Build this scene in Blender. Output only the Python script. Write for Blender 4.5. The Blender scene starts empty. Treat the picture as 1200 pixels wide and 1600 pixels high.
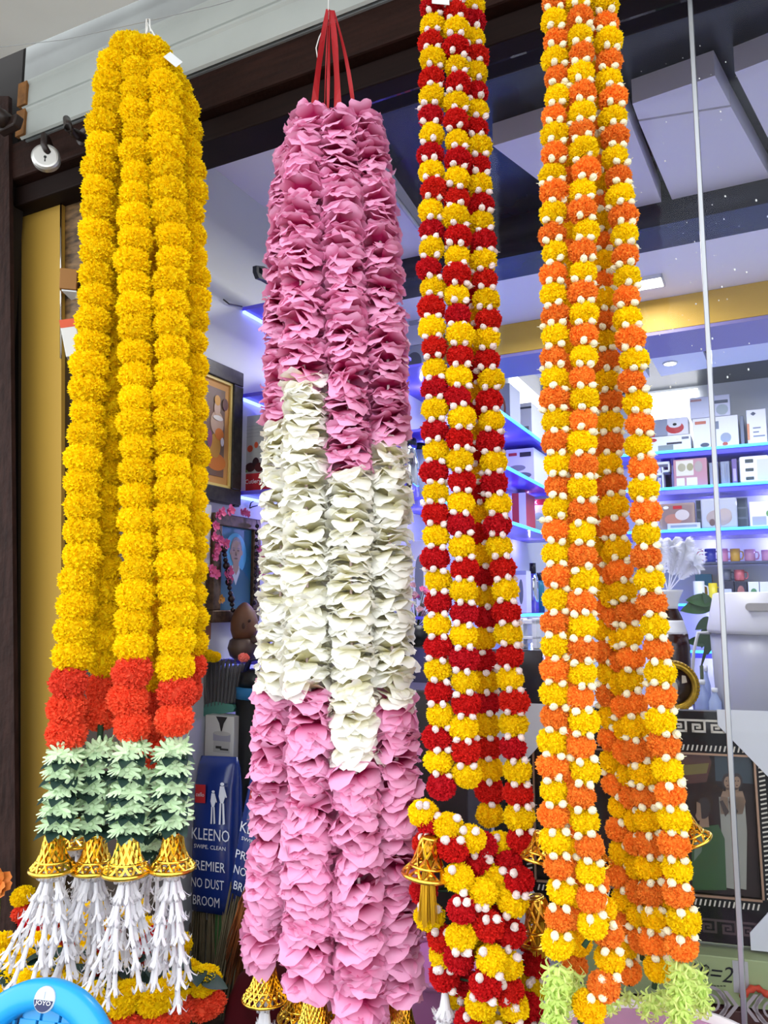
import bpy, bmesh, math, random
from mathutils import Vector, Matrix
random.seed(7)
S = bpy.context.scene
COL = S.collection
PI = math.pi
# ------------------------------------------------------------------ camera, sky, exposure
CAM = Vector((0, 0, 1.5)); PITCH = math.radians(7.0); FPX = 1200.0
cd = bpy.data.cameras.new('camera'); cd.sensor_fit = 'VERTICAL'; cd.sensor_height = 36.0
cd.lens = 36.0 * FPX / 1600.0; cd.clip_start = 0.02; cd.clip_end = 60
co = bpy.data.objects.new('camera', cd); COL.objects.link(co)
co.location = CAM; co.rotation_euler = (PI / 2 + PITCH, 0, 0); S.camera = co
S.view_settings.view_transform = 'Standard'; S.view_settings.look = 'None'
S.view_settings.gamma = 1.0; S.view_settings.use_curve_mapping = False
S.view_settings.exposure = 0.0
wd = bpy.data.worlds.new('overcast'); S.world = wd; wd.use_nodes = True
wb = wd.node_tree.nodes['Background']; wb.inputs[0].default_value = (0.93, 0.97, 1.0, 1); wb.inputs[1].default_value = 3.0

# room axes: U along the shop front (to the right and nearer), N into the shop
U = Vector((0.8944, -0.4472, 0)); N = Vector((0.4472, 0.8944, 0)); Z = Vector((0, 0, 1))
FP = Vector((0, 1.5, 0))            # a point of the shop front
LW = Vector((-0.518, 2.18, 0))      # a point of the left inner wall
BW = Vector((1.19, 5.6, 0))         # corner of left and back wall

def area(name, loc, sx, sy, power, color=(1, 1, 1)):
    l = bpy.data.lights.new(name, 'AREA'); l.shape = 'RECTANGLE'; l.size = sx; l.size_y = sy
    l.energy = power; l.color = color
    o = bpy.data.objects.new(name, l); COL.objects.link(o); o.location = loc
    o.rotation_euler = (0, 0, math.atan2(U.y, U.x))
    return o
area('ceiling_lamp', LW + U * 0.75 + N * 0.75 + Z * 2.66, .5, .5, 26, (1, .99, .96))
area('ceiling_lamp', LW + U * 1.0 + N * 2.6 + Z * 2.9, .8, .8, 20, (.93, .95, 1))
area('ceiling_lamp', LW + U * 1.9 + N * 2.6 + Z * 2.9, .8, .8, 20, (.93, .95, 1))

# ------------------------------------------------------------------ unprojection of measured points to real depths
SP, CP = math.sin(PITCH), math.cos(PITCH)
def ray(px, py):
    x = (px - 600) / FPX; y = (800 - py) / FPX
    return Vector((x, CP - y * SP, SP + y * CP))
def W(px, py, Y):
    d = ray(px, py); return CAM + d * (Y / d.y)
def WZ(px, py, z):
    d = ray(px, py); return CAM + d * ((z - CAM.z) / d.z)
def WP(px, py, P, n):
    d = ray(px, py); return CAM + d * ((P - CAM).dot(n) / d.dot(n))

# ------------------------------------------------------------------ materials
def lin(c):
    if isinstance(c, str):
        c = [int(c[i:i + 2], 16) / 255 for i in (0, 2, 4)]
    return tuple(x / 12.92 if x <= .04045 else ((x + .055) / 1.055) ** 2.4 for x in c) + (1,)
MC = {}
def mat(name, col, rough=.6, metal=0, var=0, noise=None, bump=None, emit=0, spec=.4, trans=0, col2=None):
    if name in MC: return MC[name]
    m = bpy.data.materials.new(name); m.use_nodes = True; nt = m.node_tree
    b = nt.nodes['Principled BSDF']
    c = lin(col)
    b.inputs['Base Color'].default_value = c; b.inputs['Roughness'].default_value = rough
    b.inputs['Metallic'].default_value = metal; b.inputs['Specular IOR Level'].default_value = spec
    last = None
    if noise:
        tc = nt.nodes.new('ShaderNodeTexCoord'); n = nt.nodes.new('ShaderNodeTexNoise')
        n.inputs['Scale'].default_value = noise[0]; n.inputs['Detail'].default_value = 5
        if len(noise) > 2:
            mp = nt.nodes.new('ShaderNodeMapping'); mp.inputs['Scale'].default_value = noise[2]
            nt.links.new(tc.outputs['Object'], mp.inputs[0]); nt.links.new(mp.outputs[0], n.inputs['Vector'])
        else: nt.links.new(tc.outputs['Object'], n.inputs['Vector'])
        r = nt.nodes.new('ShaderNodeValToRGB'); k = noise[1]
        r.color_ramp.elements[0].position = .3; r.color_ramp.elements[1].position = .7
        c2 = lin(col2) if col2 else tuple(x * (1 - k) for x in c[:3]) + (1,)
        r.color_ramp.elements[0].color = c2; r.color_ramp.elements[1].color = c
        nt.links.new(n.outputs['Fac'], r.inputs[0]); last = r.outputs[0]
    if var:
        oi = nt.nodes.new('ShaderNodeObjectInfo'); h = nt.nodes.new('ShaderNodeHueSaturation')
        ma = nt.nodes.new('ShaderNodeMapRange'); ma.inputs[3].default_value = 1 - var; ma.inputs[4].default_value = 1 + var * .4
        mh = nt.nodes.new('ShaderNodeMapRange'); mh.inputs[3].default_value = .5 - var * .02; mh.inputs[4].default_value = .5 + var * .03
        nt.links.new(oi.outputs['Random'], ma.inputs[0]); nt.links.new(oi.outputs['Random'], mh.inputs[0])
        nt.links.new(ma.outputs[0], h.inputs['Value']); nt.links.new(mh.outputs[0], h.inputs['Hue'])
        if last: nt.links.new(last, h.inputs['Color'])
        else: h.inputs['Color'].default_value = c
        last = h.outputs[0]
    if last: nt.links.new(last, b.inputs['Base Color'])
    if bump:
        tc = nt.nodes.new('ShaderNodeTexCoord'); n = nt.nodes.new('ShaderNodeTexNoise'); n.inputs['Scale'].default_value = bump[0]
        bp = nt.nodes.new('ShaderNodeBump'); bp.inputs['Strength'].default_value = bump[1]; bp.inputs['Distance'].default_value = .01
        nt.links.new(tc.outputs['Object'], n.inputs['Vector']); nt.links.new(n.outputs['Fac'], bp.inputs['Height'])
        nt.links.new(bp.outputs[0], b.inputs['Normal'])
    if emit:
        b.inputs['Emission Color'].default_value = c; b.inputs['Emission Strength'].default_value = emit
    if trans:                                   # petals, cloth, frosted plastic: some light passes through
        t = nt.nodes.new('ShaderNodeBsdfTranslucent'); mx = nt.nodes.new('ShaderNodeMixShader'); mx.inputs[0].default_value = trans
        if last: nt.links.new(last, t.inputs[0])
        else: t.inputs[0].default_value = c
        nt.links.new(b.outputs[0], mx.inputs[1]); nt.links.new(t.outputs[0], mx.inputs[2])
        nt.links.new(mx.outputs[0], nt.nodes['Material Output'].inputs[0])
    MC[name] = m; return m
def glassmat(name, tint, gl=.05, alpha=1.0, rough=.02):
    m = bpy.data.materials.new(name); m.use_nodes = True; nt = m.node_tree
    nt.nodes.remove(nt.nodes['Principled BSDF'])
    t = nt.nodes.new('ShaderNodeBsdfTransparent'); t.inputs[0].default_value = lin(tint)
    g = nt.nodes.new('ShaderNodeBsdfGlossy'); g.inputs['Roughness'].default_value = rough
    fr = nt.nodes.new('ShaderNodeFresnel'); fr.inputs[0].default_value = 1.18
    mx = nt.nodes.new('ShaderNodeMixShader')
    nt.links.new(fr.outputs[0], mx.inputs[0]); nt.links.new(t.outputs[0], mx.inputs[1]); nt.links.new(g.outputs[0], mx.inputs[2])
    out = mx.outputs[0]
    if alpha < 1:
        d = nt.nodes.new('ShaderNodeBsdfTranslucent'); d.inputs[0].default_value = lin(tint)
        m2 = nt.nodes.new('ShaderNodeMixShader'); m2.inputs[0].default_value = alpha
        nt.links.new(d.outputs[0], m2.inputs[1]); nt.links.new(out, m2.inputs[2]); out = m2.outputs[0]
    nt.links.new(out, nt.nodes['Material Output'].inputs[0])
    MC[name] = m; return m

# ------------------------------------------------------------------ mesh builder
def fr(o, x, up=Z):
    x = Vector(x).normalized(); up = Vector(up).normalized(); z = x.cross(up).normalized()
    M = Matrix.Identity(4)
    for i in range(3): M[i][0] = x[i]; M[i][1] = up[i]; M[i][2] = z[i]; M[i][3] = o[i]
    return M
class MB:
    def __init__(s): s.v = []; s.f = []; s.m = []; s.s = []
    def add(s, vs, fs, m=0, sm=False, M=None):
        k = len(s.v)
        s.v += [tuple(M @ Vector(v)) if M else tuple(v) for v in vs]
        for f in fs: s.f.append(tuple(i + k for i in f)); s.m.append(m); s.s.append(sm)
        return s
    def lbox(s, M, x0, x1, y0, y1, z0, z1, m=0, bev=0):
        vs = [(x, y, z) for x in (x0, x1) for y in (y0, y1) for z in (z0, z1)]
        fs = [(0, 1, 3, 2), (4, 6, 7, 5), (0, 4, 5, 1), (2, 3, 7, 6), (0, 2, 6, 4), (1, 5, 7, 3)]
        if bev:
            bm = bmesh.new(); bv = [bm.verts.new(v) for v in vs]
            for f in fs: bm.faces.new([bv[i] for i in f])
            bmesh.ops.bevel(bm, geom=bm.edges[:], offset=bev, segments=2, profile=.5, affect='EDGES')
            bm.verts.index_update(); vs = [tuple(v.co) for v in bm.verts]; fs = [[v.index for v in f.verts] for f in bm.faces]; bm.free()
        return s.add(vs, fs, m, False, M)
    def tube(s, pts, r, n=6, m=0, caps=True, sm=True):
        pts = [Vector(p) for p in pts]; k = len(pts); rs = r if isinstance(r, (list, tuple)) else [r] * k
        vs = []; a = None
        for i, p in enumerate(pts):
            t = (pts[min(i + 1, k - 1)] - pts[max(i - 1, 0)])
            if t.length < 1e-9: t = Vector((0, 0, 1))
            t.normalize()
            if a is None: a = t.orthogonal().normalized()
            a = (a - t * a.dot(t)).normalized(); b = t.cross(a)
            for j in range(n):
                q = 2 * PI * j / n; vs.append(p + (a * math.cos(q) + b * math.sin(q)) * rs[i])
        fs = [(i * n + j, i * n + (j + 1) % n, (i + 1) * n + (j + 1) % n, (i + 1) * n + j) for i in range(k - 1) for j in range(n)]
        if caps: fs += [tuple(range(n))[::-1], tuple((k - 1) * n + j for j in range(n))]
        return s.add(vs, fs, m, sm)
    def lathe(s, prof, n=24, M=None, m=0, sm=True, caps=True, sq=(1, 1)):
        vs = [(r * math.cos(2 * PI * j / n) * sq[0], r * math.sin(2 * PI * j / n) * sq[1], z) for r, z in prof for j in range(n)]
        k = len(prof)
        fs = [(i * n + j, i * n + (j + 1) % n, (i + 1) * n + (j + 1) % n, (i + 1) * n + j) for i in range(k - 1) for j in range(n)]
        if caps: fs += [tuple(range(n))[::-1], tuple((k - 1) * n + j for j in range(n))]
        return s.add(vs, fs, m, sm, M)
    def ell(s, c, r, n=12, k=8, m=0, M=None):
        prof = [(max(1e-4, math.sin(PI * i / k)), -math.cos(PI * i / k)) for i in range(k + 1)]
        T = Matrix.Translation(c) @ Matrix.Diagonal((r[0], r[1], r[2], 1))
        return s.lathe(prof, n, (M @ T) if M else T, m, True, False)
    def flat(s, M, poly, z=0, m=0):
        return s.add([(x, y, z) for x, y in poly], [tuple(range(len(poly)))], m, False, M)
    def prism(s, M, poly, z0, z1, m=0):
        k = len(poly); vs = [(x, y, z0) for x, y in poly] + [(x, y, z1) for x, y in poly]
        fs = [tuple(range(k))[::-1], tuple(range(k, 2 * k))] + [(i, (i + 1) % k, k + (i + 1) % k, k + i) for i in range(k)]
        return s.add(vs, fs, m, False, M)
    def mesh(s, name, mats):
        me = bpy.data.meshes.new(name); me.from_pydata(s.v, [], s.f)
        for m in (mats if isinstance(mats, (list, tuple)) else [mats]): me.materials.append(m)
        me.polygons.foreach_set('material_index', s.m); me.polygons.foreach_set('use_smooth', s.s)
        me.update(); return me
def circ(cx, cy, rx, ry=None, n=16, a0=0, a1=2 * PI):
    ry = rx if ry is None else ry
    full = abs(a1 - a0 - 2 * PI) < 1e-6; k = n if full else n + 1
    return [(cx + rx * math.cos(a0 + (a1 - a0) * i / n), cy + ry * math.sin(a0 + (a1 - a0) * i / n)) for i in range(k)]
def rect(x0, y0, x1, y1): return [(x0, y0), (x1, y0), (x1, y1), (x0, y1)]

WL = {}; WM = {}
def thing(name, label, cat, loc, group=None):
    o = bpy.data.objects.new(name, None); COL.objects.link(o); o.location = loc; o.empty_display_size = .05
    WL[o.name] = Vector(loc); WM[o.name] = Matrix.Translation(loc); return tag(o, label, cat, group)
def tag(o, label=None, cat=None, group=None, kind=None):
    if label: o['label'] = label
    if cat: o['category'] = cat
    if group: o['group'] = group
    if kind: o['kind'] = kind
    return o
def obj(name, mb, mats, parent=None, base=None):
    """one mesh object out of world coordinates; a top-level one gets its origin at its base"""
    if base is None:
        if parent: base = WL[parent.name]
        else:
            xs, ys, zs = zip(*mb.v); base = Vector(((min(xs) + max(xs)) / 2, (min(ys) + max(ys)) / 2, min(zs)))
    mb.v = [(x - base[0], y - base[1], z - base[2]) for x, y, z in mb.v]
    o = bpy.data.objects.new(name, mb.mesh(name, mats)); COL.objects.link(o)
    WM[o.name] = Matrix.Translation(base); WL[o.name] = Vector(base)
    if parent: o.parent = parent; o.matrix_local = WM[parent.name].inverted() @ WM[o.name]
    else: o.location = base
    return o
def inst(name, me, parent, M):
    """a part sharing mesh data, put at world matrix M"""
    o = bpy.data.objects.new(name, me); COL.objects.link(o); o.parent = parent
    o.matrix_local = WM[parent.name].inverted() @ M
    WM[o.name] = M.copy(); WL[o.name] = M.translation.copy(); return o
def struct(name, mb, mats, parent=None):
    o = obj(name, mb, mats, parent)
    if not parent: o['kind'] = 'structure'
    return o
def text(body, width, M, name, m, parent, h=None, shear=0, depth=.0004):
    c = bpy.data.curves.new('lettering', 'FONT'); c.body = body; c.align_x = 'CENTER'; c.align_y = 'CENTER'; c.size = 1; c.extrude = 0; c.shear = shear
    c.resolution_u = 2
    t = bpy.data.objects.new('lettering_source', c); COL.objects.link(t)
    dg = bpy.context.evaluated_depsgraph_get(); me = bpy.data.meshes.new_from_object(t.evaluated_get(dg))
    vs = [v.co.copy() for v in me.vertices]; fs = [tuple(p.vertices) for p in me.polygons]
    bpy.data.objects.remove(t); bpy.data.curves.remove(c); bpy.data.meshes.remove(me)
    x0 = min(v.x for v in vs); x1 = max(v.x for v in vs); y0 = min(v.y for v in vs); y1 = max(v.y for v in vs)
    k = width / (x1 - x0); ky = k if h is None else h / (y1 - y0)
    mb = MB(); mb.add([((v.x - (x0 + x1) / 2) * k, (v.y - (y0 + y1) / 2) * ky, depth) for v in vs], fs, 0, False, M)
    return obj(name, mb, m, parent)
def place(px0, px1, py0, py1, Y=None, plane=None, x=U, zb=None):
    """frame, width and height of something whose front spans these measured pixels"""
    n = Vector(x).cross(Z)
    cx = (px0 + px1) / 2; cy = (py0 + py1) / 2
    P = plane if plane is not None else W(cx, cy, Y)
    a = WP(px0, cy, P, n); b = WP(px1, cy, P, n); t = WP(cx, py0, P, n); o = WP(cx, py1, P, n)
    z = o.z if zb is None else zb
    return fr((o.x, o.y, z), x), (b - a).length, t.z - z

def joined(name, items, parent, mats):
    """many small pieces that nobody counts, as one part: items are (mesh, world matrix)"""
    mb = MB(); dye = []
    for me, M in items:
        idx = [m.name for m in mats].index(me.materials[0].name)
        mb.add([v.co for v in me.vertices], [tuple(p.vertices) for p in me.polygons], idx, me.polygons[0].use_smooth, M)
        at = me.attributes.get('dye'); dye += [q.value for q in at.data] if at else [1.0] * len(me.vertices)
    o = obj(name, mb, mats, parent); at = o.data.attributes.new('dye', 'FLOAT', 'POINT'); at.data.foreach_set('value', dye)
    o['kind'] = 'stuff'; return o

# ------------------------------------------------------------------ palette
white = mat('white_paint', 'd9dbdc', .6, noise=(3, .05))
wallw = mat('wall_paint', 'd2d6d8', .7, noise=(2.5, .06))
ceilw = mat('ceiling_panel_paint', 'e6e4ee', .6)
navy = mat('dark_ceiling_laminate', '23262e', .25, noise=(4, .5, (1, 1, 8)), col2='3a3f48')
yellow_paint = mat('ochre_paint', 'b5903a', .6, noise=(3, .12, (1, 1, .4)))
fascia_y = mat('fascia_yellow', 'd2ab45', .5)
lilac = mat('lilac_paint', '8f87bd', .5)
dwood = mat('dark_wood', '2a1610', .65, spec=.12, noise=(9, .5, (1, 1, 14)), bump=(60, .15))
pwood = mat('post_wood', '33211d', .7, spec=.1, noise=(14, .6, (6, 6, 1)), bump=(50, .3))
lamin = mat('marbled_laminate', '8c6c48', .4, noise=(6, .6, (3, 3, 11)), col2='1c130e')
shut = mat('shutter_steel', 'a9aeaa', .45, noise=(5, .12), spec=.5)
shutd = mat('hood_steel', '83888a', .5, noise=(6, .25))
rust = mat('rust', '8a5a26', .8, noise=(40, .5))
steel = mat('brushed_steel', 'c4c3bf', .38, .85)
chrome = mat('chrome', 'd8d8d6', .12, 1)
black = mat('black_plastic', '141518', .35)
blackm = mat('black_metal', '2a1c18', .4, noise=(30, .4))
gold = mat('gold_plastic', 'f0c44c', .22, 1, spec=.6)
goldd = mat('gold_liner', 'a87a24', .3, 1)
cord_g = mat('green_cord', '1d3a22', .8)
cord_o = mat('orange_cord', 'c06a10', .8)
leafd = mat('dark_leaf', '17332c', .6, noise=(30, .25))
M_Y = mat('yellow_petal', 'ffe008', .8, var=.08, trans=.3, spec=.15)
M_YB = mat('yellow_petal_deep', 'ffd608', .8, var=.1, trans=.3, spec=.15)
M_O = mat('orange_petal', 'ff9a38', .8, var=.12, trans=.3, spec=.15)
M_R = mat('red_petal', 'd81c20', .75, var=.12, trans=.25, spec=.15)
M_OR = mat('vermilion_petal', 'f4583a', .75, var=.12, trans=.25, spec=.15)
M_W = mat('white_floret', 'eceaee', .6, var=.05, trans=.2, spec=.2)
M_BUD = mat('cream_bud', 'ebe3bf', .55, var=.08, trans=.1)
M_BUDP = mat('blush_bud', 'e4d3cf', .55, var=.08, trans=.1)
M_GD = mat('pale_green_daisy', 'd2ecc0', .7, var=.08, trans=.15, spec=.2)
M_GF = mat('lime_floret', 'dcf28e', .6, var=.06, trans=.25, spec=.3)
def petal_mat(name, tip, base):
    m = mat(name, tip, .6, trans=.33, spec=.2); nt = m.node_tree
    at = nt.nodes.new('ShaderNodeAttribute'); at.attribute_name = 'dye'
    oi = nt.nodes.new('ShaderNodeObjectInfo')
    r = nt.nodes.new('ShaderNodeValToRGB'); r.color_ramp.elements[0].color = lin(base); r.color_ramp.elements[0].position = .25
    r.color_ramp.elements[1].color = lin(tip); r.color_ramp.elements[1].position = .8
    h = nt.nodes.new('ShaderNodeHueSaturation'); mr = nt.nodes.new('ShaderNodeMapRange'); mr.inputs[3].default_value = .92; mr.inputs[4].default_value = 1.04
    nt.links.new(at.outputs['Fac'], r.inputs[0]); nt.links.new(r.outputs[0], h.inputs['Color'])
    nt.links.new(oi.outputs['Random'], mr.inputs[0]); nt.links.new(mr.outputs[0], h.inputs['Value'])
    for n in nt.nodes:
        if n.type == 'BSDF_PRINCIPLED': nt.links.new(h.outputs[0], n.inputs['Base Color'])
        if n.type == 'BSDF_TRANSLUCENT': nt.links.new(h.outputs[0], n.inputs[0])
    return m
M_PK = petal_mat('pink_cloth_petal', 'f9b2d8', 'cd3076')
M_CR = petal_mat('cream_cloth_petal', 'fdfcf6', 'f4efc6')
# ------------------------------------------------------------------ the setting
def along(P, s, t, z): return Vector((P.x + U.x * s + N.x * t, P.y + U.y * s + N.y * t, z))
def ubox(mb, P, s0, s1, t0, t1, z0, z1, m=0, bev=0):
    M = fr((P.x, P.y, 0), U)                         # local x = U, y = up, z = towards the street (-N)
    return mb.lbox(M, s0, s1, z0, z1, -t1, -t0, m, bev)
def ubx(name, P, s0, s1, t0, t1, z0, z1, m, bev=0, parent=None):
    mb = MB(); ubox(mb, P, s0, s1, t0, t1, z0, z1, 0, bev); return struct(name, mb, m, parent)
def slabpx(pts, P, n, thick):
    """a slab standing in the plane (P, n), its front face given by measured corner points"""
    a = [WP(x, y, P, n) for x, y in pts]; b = [p + n * thick for p in a]; k = len(a); mb = MB()
    mb.add(a + b, [tuple(range(k)), tuple(range(k, 2 * k))[::-1]] + [(i, k + i, k + (i + 1) % k, (i + 1) % k) for i in range(k)])
    return mb
def ceilpx(pts, z, thick):
    a = [WZ(x, y, z) if not isinstance(x, Vector) else x for x, y in pts]; b = [p + Z * thick for p in a]; k = len(a); mb = MB()
    mb.add(a + b, [tuple(range(k)), tuple(range(k, 2 * k))[::-1]] + [(i, k + i, k + (i + 1) % k, (i + 1) % k) for i in range(k)])
    return mb
pave = mat('pavement', '8d8a86', .85, noise=(6, .25)); tile = mat('floor_tile', 'd4d0c8', .3, noise=(2, .08))
ubx('floor', LW, -.1, 2.7, -.35, 4.0, .2, .3, tile)
g = ubx('trim_8', FP, -9, 9, -9, .02, -.1, 0, pave); g.name = 'floor_outside'
TB = (BW - LW).dot(N)
ubx('wall_left', LW, -.12, 0, -.235, TB + .08, .3, 3.02, wallw)
ubx('wall_back', LW, -.12, 2.75, TB, TB + .12, .3, 3.02, wallw)
ubx('wall_right', LW, 2.65, 2.75, -.45, TB + .08, .3, 3.02, wallw)
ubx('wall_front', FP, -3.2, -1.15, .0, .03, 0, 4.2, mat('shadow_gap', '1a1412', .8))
# the inner ceiling: dark laminate, lowered pale panels under it
ubx('ceiling_back', LW, -.12, 2.75, 1.2, TB + .12, 3.0, 3.06, navy)
cl = ubx('ceiling', LW, -.12, 2.75, -.33, 1.0, 2.89, 2.95, navy)
def cpanel(pts, z=2.82, th=.069):
    return struct('ceiling_panel', ceilpx(pts, z, th), ceilw, cl)
lwz = lambda t: along(LW, .0, t, 2.82)
cpanel([(lwz(-.25), 0), (505, 150), (668, 378), (700, 455), (lwz(.98), 0)])
cpanel([(770, 228), (975, 165), (1045, 345), (955, 368)])
cpanel([(988, 162), (1122, 117), (1145, 165), (1068, 349)][:0] + [(988, 162), (1117, 118), (1141, 164), (997, 187)])
cpanel([(998, 190), (1142, 167), (1216, 300), (1218, 318), (1066, 349)])
cpanel([(1148, 113), (1260, 70), (1330, 210), (1235, 285)])
mb = MB(); a, b = WZ(606, 292, 2.815), WZ(668, 374, 2.815); mb.tube([a, b], .008, 4); struct('ceiling_edge', mb, white, cl)
# beam, white soffit, yellow fascia of the bulkhead
bz = WZ(1000, 392, 2.74)
tb = (bz - LW).dot(N)
ubx('trim_1', LW, -.02, 2.65, tb - .16, tb + .02, 2.74, 2.89, navy)
pfa = WZ(1000, 472, 2.74); tf = (pfa - LW).dot(N); zf = WP(1000, 527, pfa, N).z
ubx('trim_2', LW, -.02, 2.65, tb + .02, tf + .05, 2.741, 2.80, mat('soffit_white', 'efedf4', .6))
ubx('trim_3', LW, -.02, 2.65, tf, tf + .30, zf + .015, 2.740, fascia_y)
ubx('trim_4', LW, -.02, 2.65, tf + .002, tf + .305, zf, zf + .014, lilac)
ubx('trim_9', LW, -.02, 2.65, tf + .26, tf + .32, zf + .02, 3.02, white)
# the ceiling behind it
cb = bpy.data.objects['ceiling_back']
for pts in ([(1008, 545), (1090, 527), (1108, 575), (1033, 588)], [(1096, 526), (1185, 507), (1215, 560), (1113, 574)], [(800, 570), (990, 548), (1015, 590), (870, 602)]):
    struct('ceiling_panel', ceilpx(pts, 2.95, .045), ceilw, cb)
# lintel and the white strip behind it
zl0 = WP(310, 225, FP, N).z; zl1 = WP(310, 190, FP, N).z; zl2 = WP(310, 116, FP - N * .05, N).z
ubx('trim_5', FP, -2.2, 2.2, -.03, .10, zl1, zl2 + .03, dwood, .006)
ubx('trim_6', FP, -2.2, 2.2, .0, .10, zl0, zl1 - .002, mat('dark_wood_low', '1c0f0c', .65, spec=.12, noise=(9, .4, (1, 1, 14))), .004)
zst_ = WP(660, 147, FP + N * .15, N).z
ubx('trim_7', FP, -.6, 2.2, .15, .17, zst_, zst_ + .1, mat('strip_white', 'dedfe4', .5))
ubx('trim_16', FP, -2.2, 2.2, .1, .2, zst_ + .1, 3.0, navy)
# roller shutter: slats, hood
sh = bpy.data.objects.new('door_1', None); COL.objects.link(sh); sh['kind'] = 'structure'
sh.location = along(FP, -1.02, -.05, zl2); WL[sh.name] = sh.location.copy(); WM[sh.name] = Matrix.Translation(sh.location)
SP_ = FP - N * .05
zsl = [WP(40, y, SP_, N).z for y in (214, 168, 126)]
M = fr(along(FP, 0, -.05, 0), U)
for i in range(2):
    z0, z1 = zsl[i] + .001, zsl[i + 1] - .001; H = z1 - z0
    pr = [(-.006, z0), (0, z0 + .004), (.0, z0 + H * .5), (-.001, z0 + H - .016), (.004, z0 + H - .010), (.004, z0 + H - .004), (-.006, z1)]
    k = len(pr) - 1; mb = MB(); s0, s1 = -1.075, 2.2
    vs = [(s0, z, q) for q, z in pr] + [(s1, z, q) for q, z in pr]; n0 = len(vs)
    mb.add(vs + [(x, y, -.012) for x, y, z in vs], [(j, k + 1 + j, k + 2 + j, j + 1) for j in range(k)] + [(j, j + 1, n0 + j + 1, n0 + j) for j in range(k)], 0, False, M)
    struct('slat', mb, shut, sh)
mb = MB(); ubox(mb, FP, -1.07, 2.2, -.036, -.03, zsl[0], zsl[2] + .05); struct('shutter_backing', mb, shutd, sh)
for i in range(2):
    mb = MB(); ubox(mb, FP, -1.085, -1.052, -.057, -.045, zsl[i] + .006, zsl[i + 1] - .008); struct('rusty_end', mb, rust, sh)
mb = MB(); ubox(mb, FP, -1.085, 2.2, -.04, .3, zsl[2] + .002, 3.4); struct('shutter_hood', mb, mat('hood_face', '9da09f', .5, noise=(6, .2)), sh)
# canopy over the pavement, left of the picture's top
zc_ = zsl[2] + .05; a = WZ(0, 92, zc_); b = WZ(218, 0, zc_)
mb = MB(); o = (b - a).normalized(); nn = Vector((o.y, -o.x, 0))
pts = [a - o * 2.2, b + o * 2.6, b + nn * .75 + o * 2.6, a - o * 2.2 + nn * .75]
mb.add(pts + [p + Z * .06 for p in pts], [(0, 1, 2, 3), (7, 6, 5, 4), (0, 4, 5, 1), (1, 5, 6, 2), (2, 6, 7, 3), (3, 7, 4, 0)])
struct('ceiling_canopy', mb, mat('canopy_plaster', 'e6e6e2', .8, noise=(3, .12)))
# left jamb
P1 = FP + N * .05
struct('trim_10', slabpx([(30, 300), (30, 240), (96, 200), (95, 1640), (25, 1640)], P1, N, .012), yellow_paint)
struct('trim_11', slabpx([(-60, 150), (13, 150), (26, 1560), (-60, 1600)], FP - N * .04, N, .012), pwood)
struct('trim_12', slabpx([(-20, 240), (30, 240), (27, 1500), (-20, 1600)], FP + N * .035, N, .008), mat('black_gap', '120d0c', .7))
mb = MB(); mb.tube([WP(95, 265, P1 - N * .004, N), WP(95, 560, P1 - N * .004, N)], .0025, 6); struct('trim_13', mb, chrome)
struct('wall_reveal', slabpx([(96, 230), (175, 215), (175, 520), (97, 520)], P1 + N * .013, N, .02), lamin)
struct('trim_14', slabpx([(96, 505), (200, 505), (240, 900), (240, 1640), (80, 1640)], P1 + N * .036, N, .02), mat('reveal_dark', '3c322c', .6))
# shop window: two panes and the bright edge strip between them
gl = glassmat('window_glass', 'f6f7fa')
PG = FP + N * .05
xr = (WP(1121, 800, PG, N) - FP).dot(U)
for nm, s0, s1 in (('window_1', -.07, xr - .004), ('window_2', xr + .004, 1.9)):
    ubx(nm, FP, s0, s1, .047, .053, .5, zl0 - .002, gl)
r = MB(); ubox(r, FP, xr - .0038, xr + .0038, .036, .062, .5, zl0 - .001, 0, .001)
struct('trim_15', r, mat('edge_strip', 'a2a5aa', .3, .7))
sp = MB(); random.seed(5)
for i in range(90):
    q = random.gauss(0, .05) ; z = 1.5 + random.uniform(.25, 1.0); c = along(FP, xr + q, .046, z); rr = random.choice((.0007, .001, .0013, .002)) * .8
    sp.ell(c, (rr, .0004, rr * random.uniform(.8, 1.6)), 6, 4)
tag(obj('paint_specks', sp, white, bpy.data.objects['window_1']), None, None, None, 'stuff')
# display bench inside, table outside
benchw = mat('bench_wood', '3a2a22', .6, noise=(8, .4))
ubx('wall_riser', FP, -1.0, 2.2, .02, .1, 0, .5, mat('plinth', '8c8780', .8))
t = thing('display_bench', 'dark wooden display bench along the inside of the shop front', 'bench', along(FP, .4, .3, .3))
mb = MB(); ubox(mb, FP, -.7, 1.75, .11, .62, .50, .54, 0, .004); obj('bench_top', mb, benchw, t)
for s in (-.66, .5, 1.7):
    for q in (.15, .58):
        mb = MB(); ubox(mb, FP, s - .025, s + .025, q - .025, q + .025, .3, .50); obj('leg', mb, benchw, t)
t = thing('trestle_table', 'dark table on the pavement carrying the flower heap and the plastic tubs', 'table', along(FP, 0, -.35, 0))
mb = MB(); ubox(mb, FP, -1.0, 1.6, -.72, .01, .57, .60, 0, .004); obj('table_top', mb, mat('table_wood', '4a4039', .6, noise=(8, .3)), t)
for s in (-.95, 1.55):
    for q in (-.68, -.04):
        mb = MB(); ubox(mb, FP, s - .025, s + .025, q - .025, q + .025, 0, .57); obj('leg', mb, benchw, t)

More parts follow.
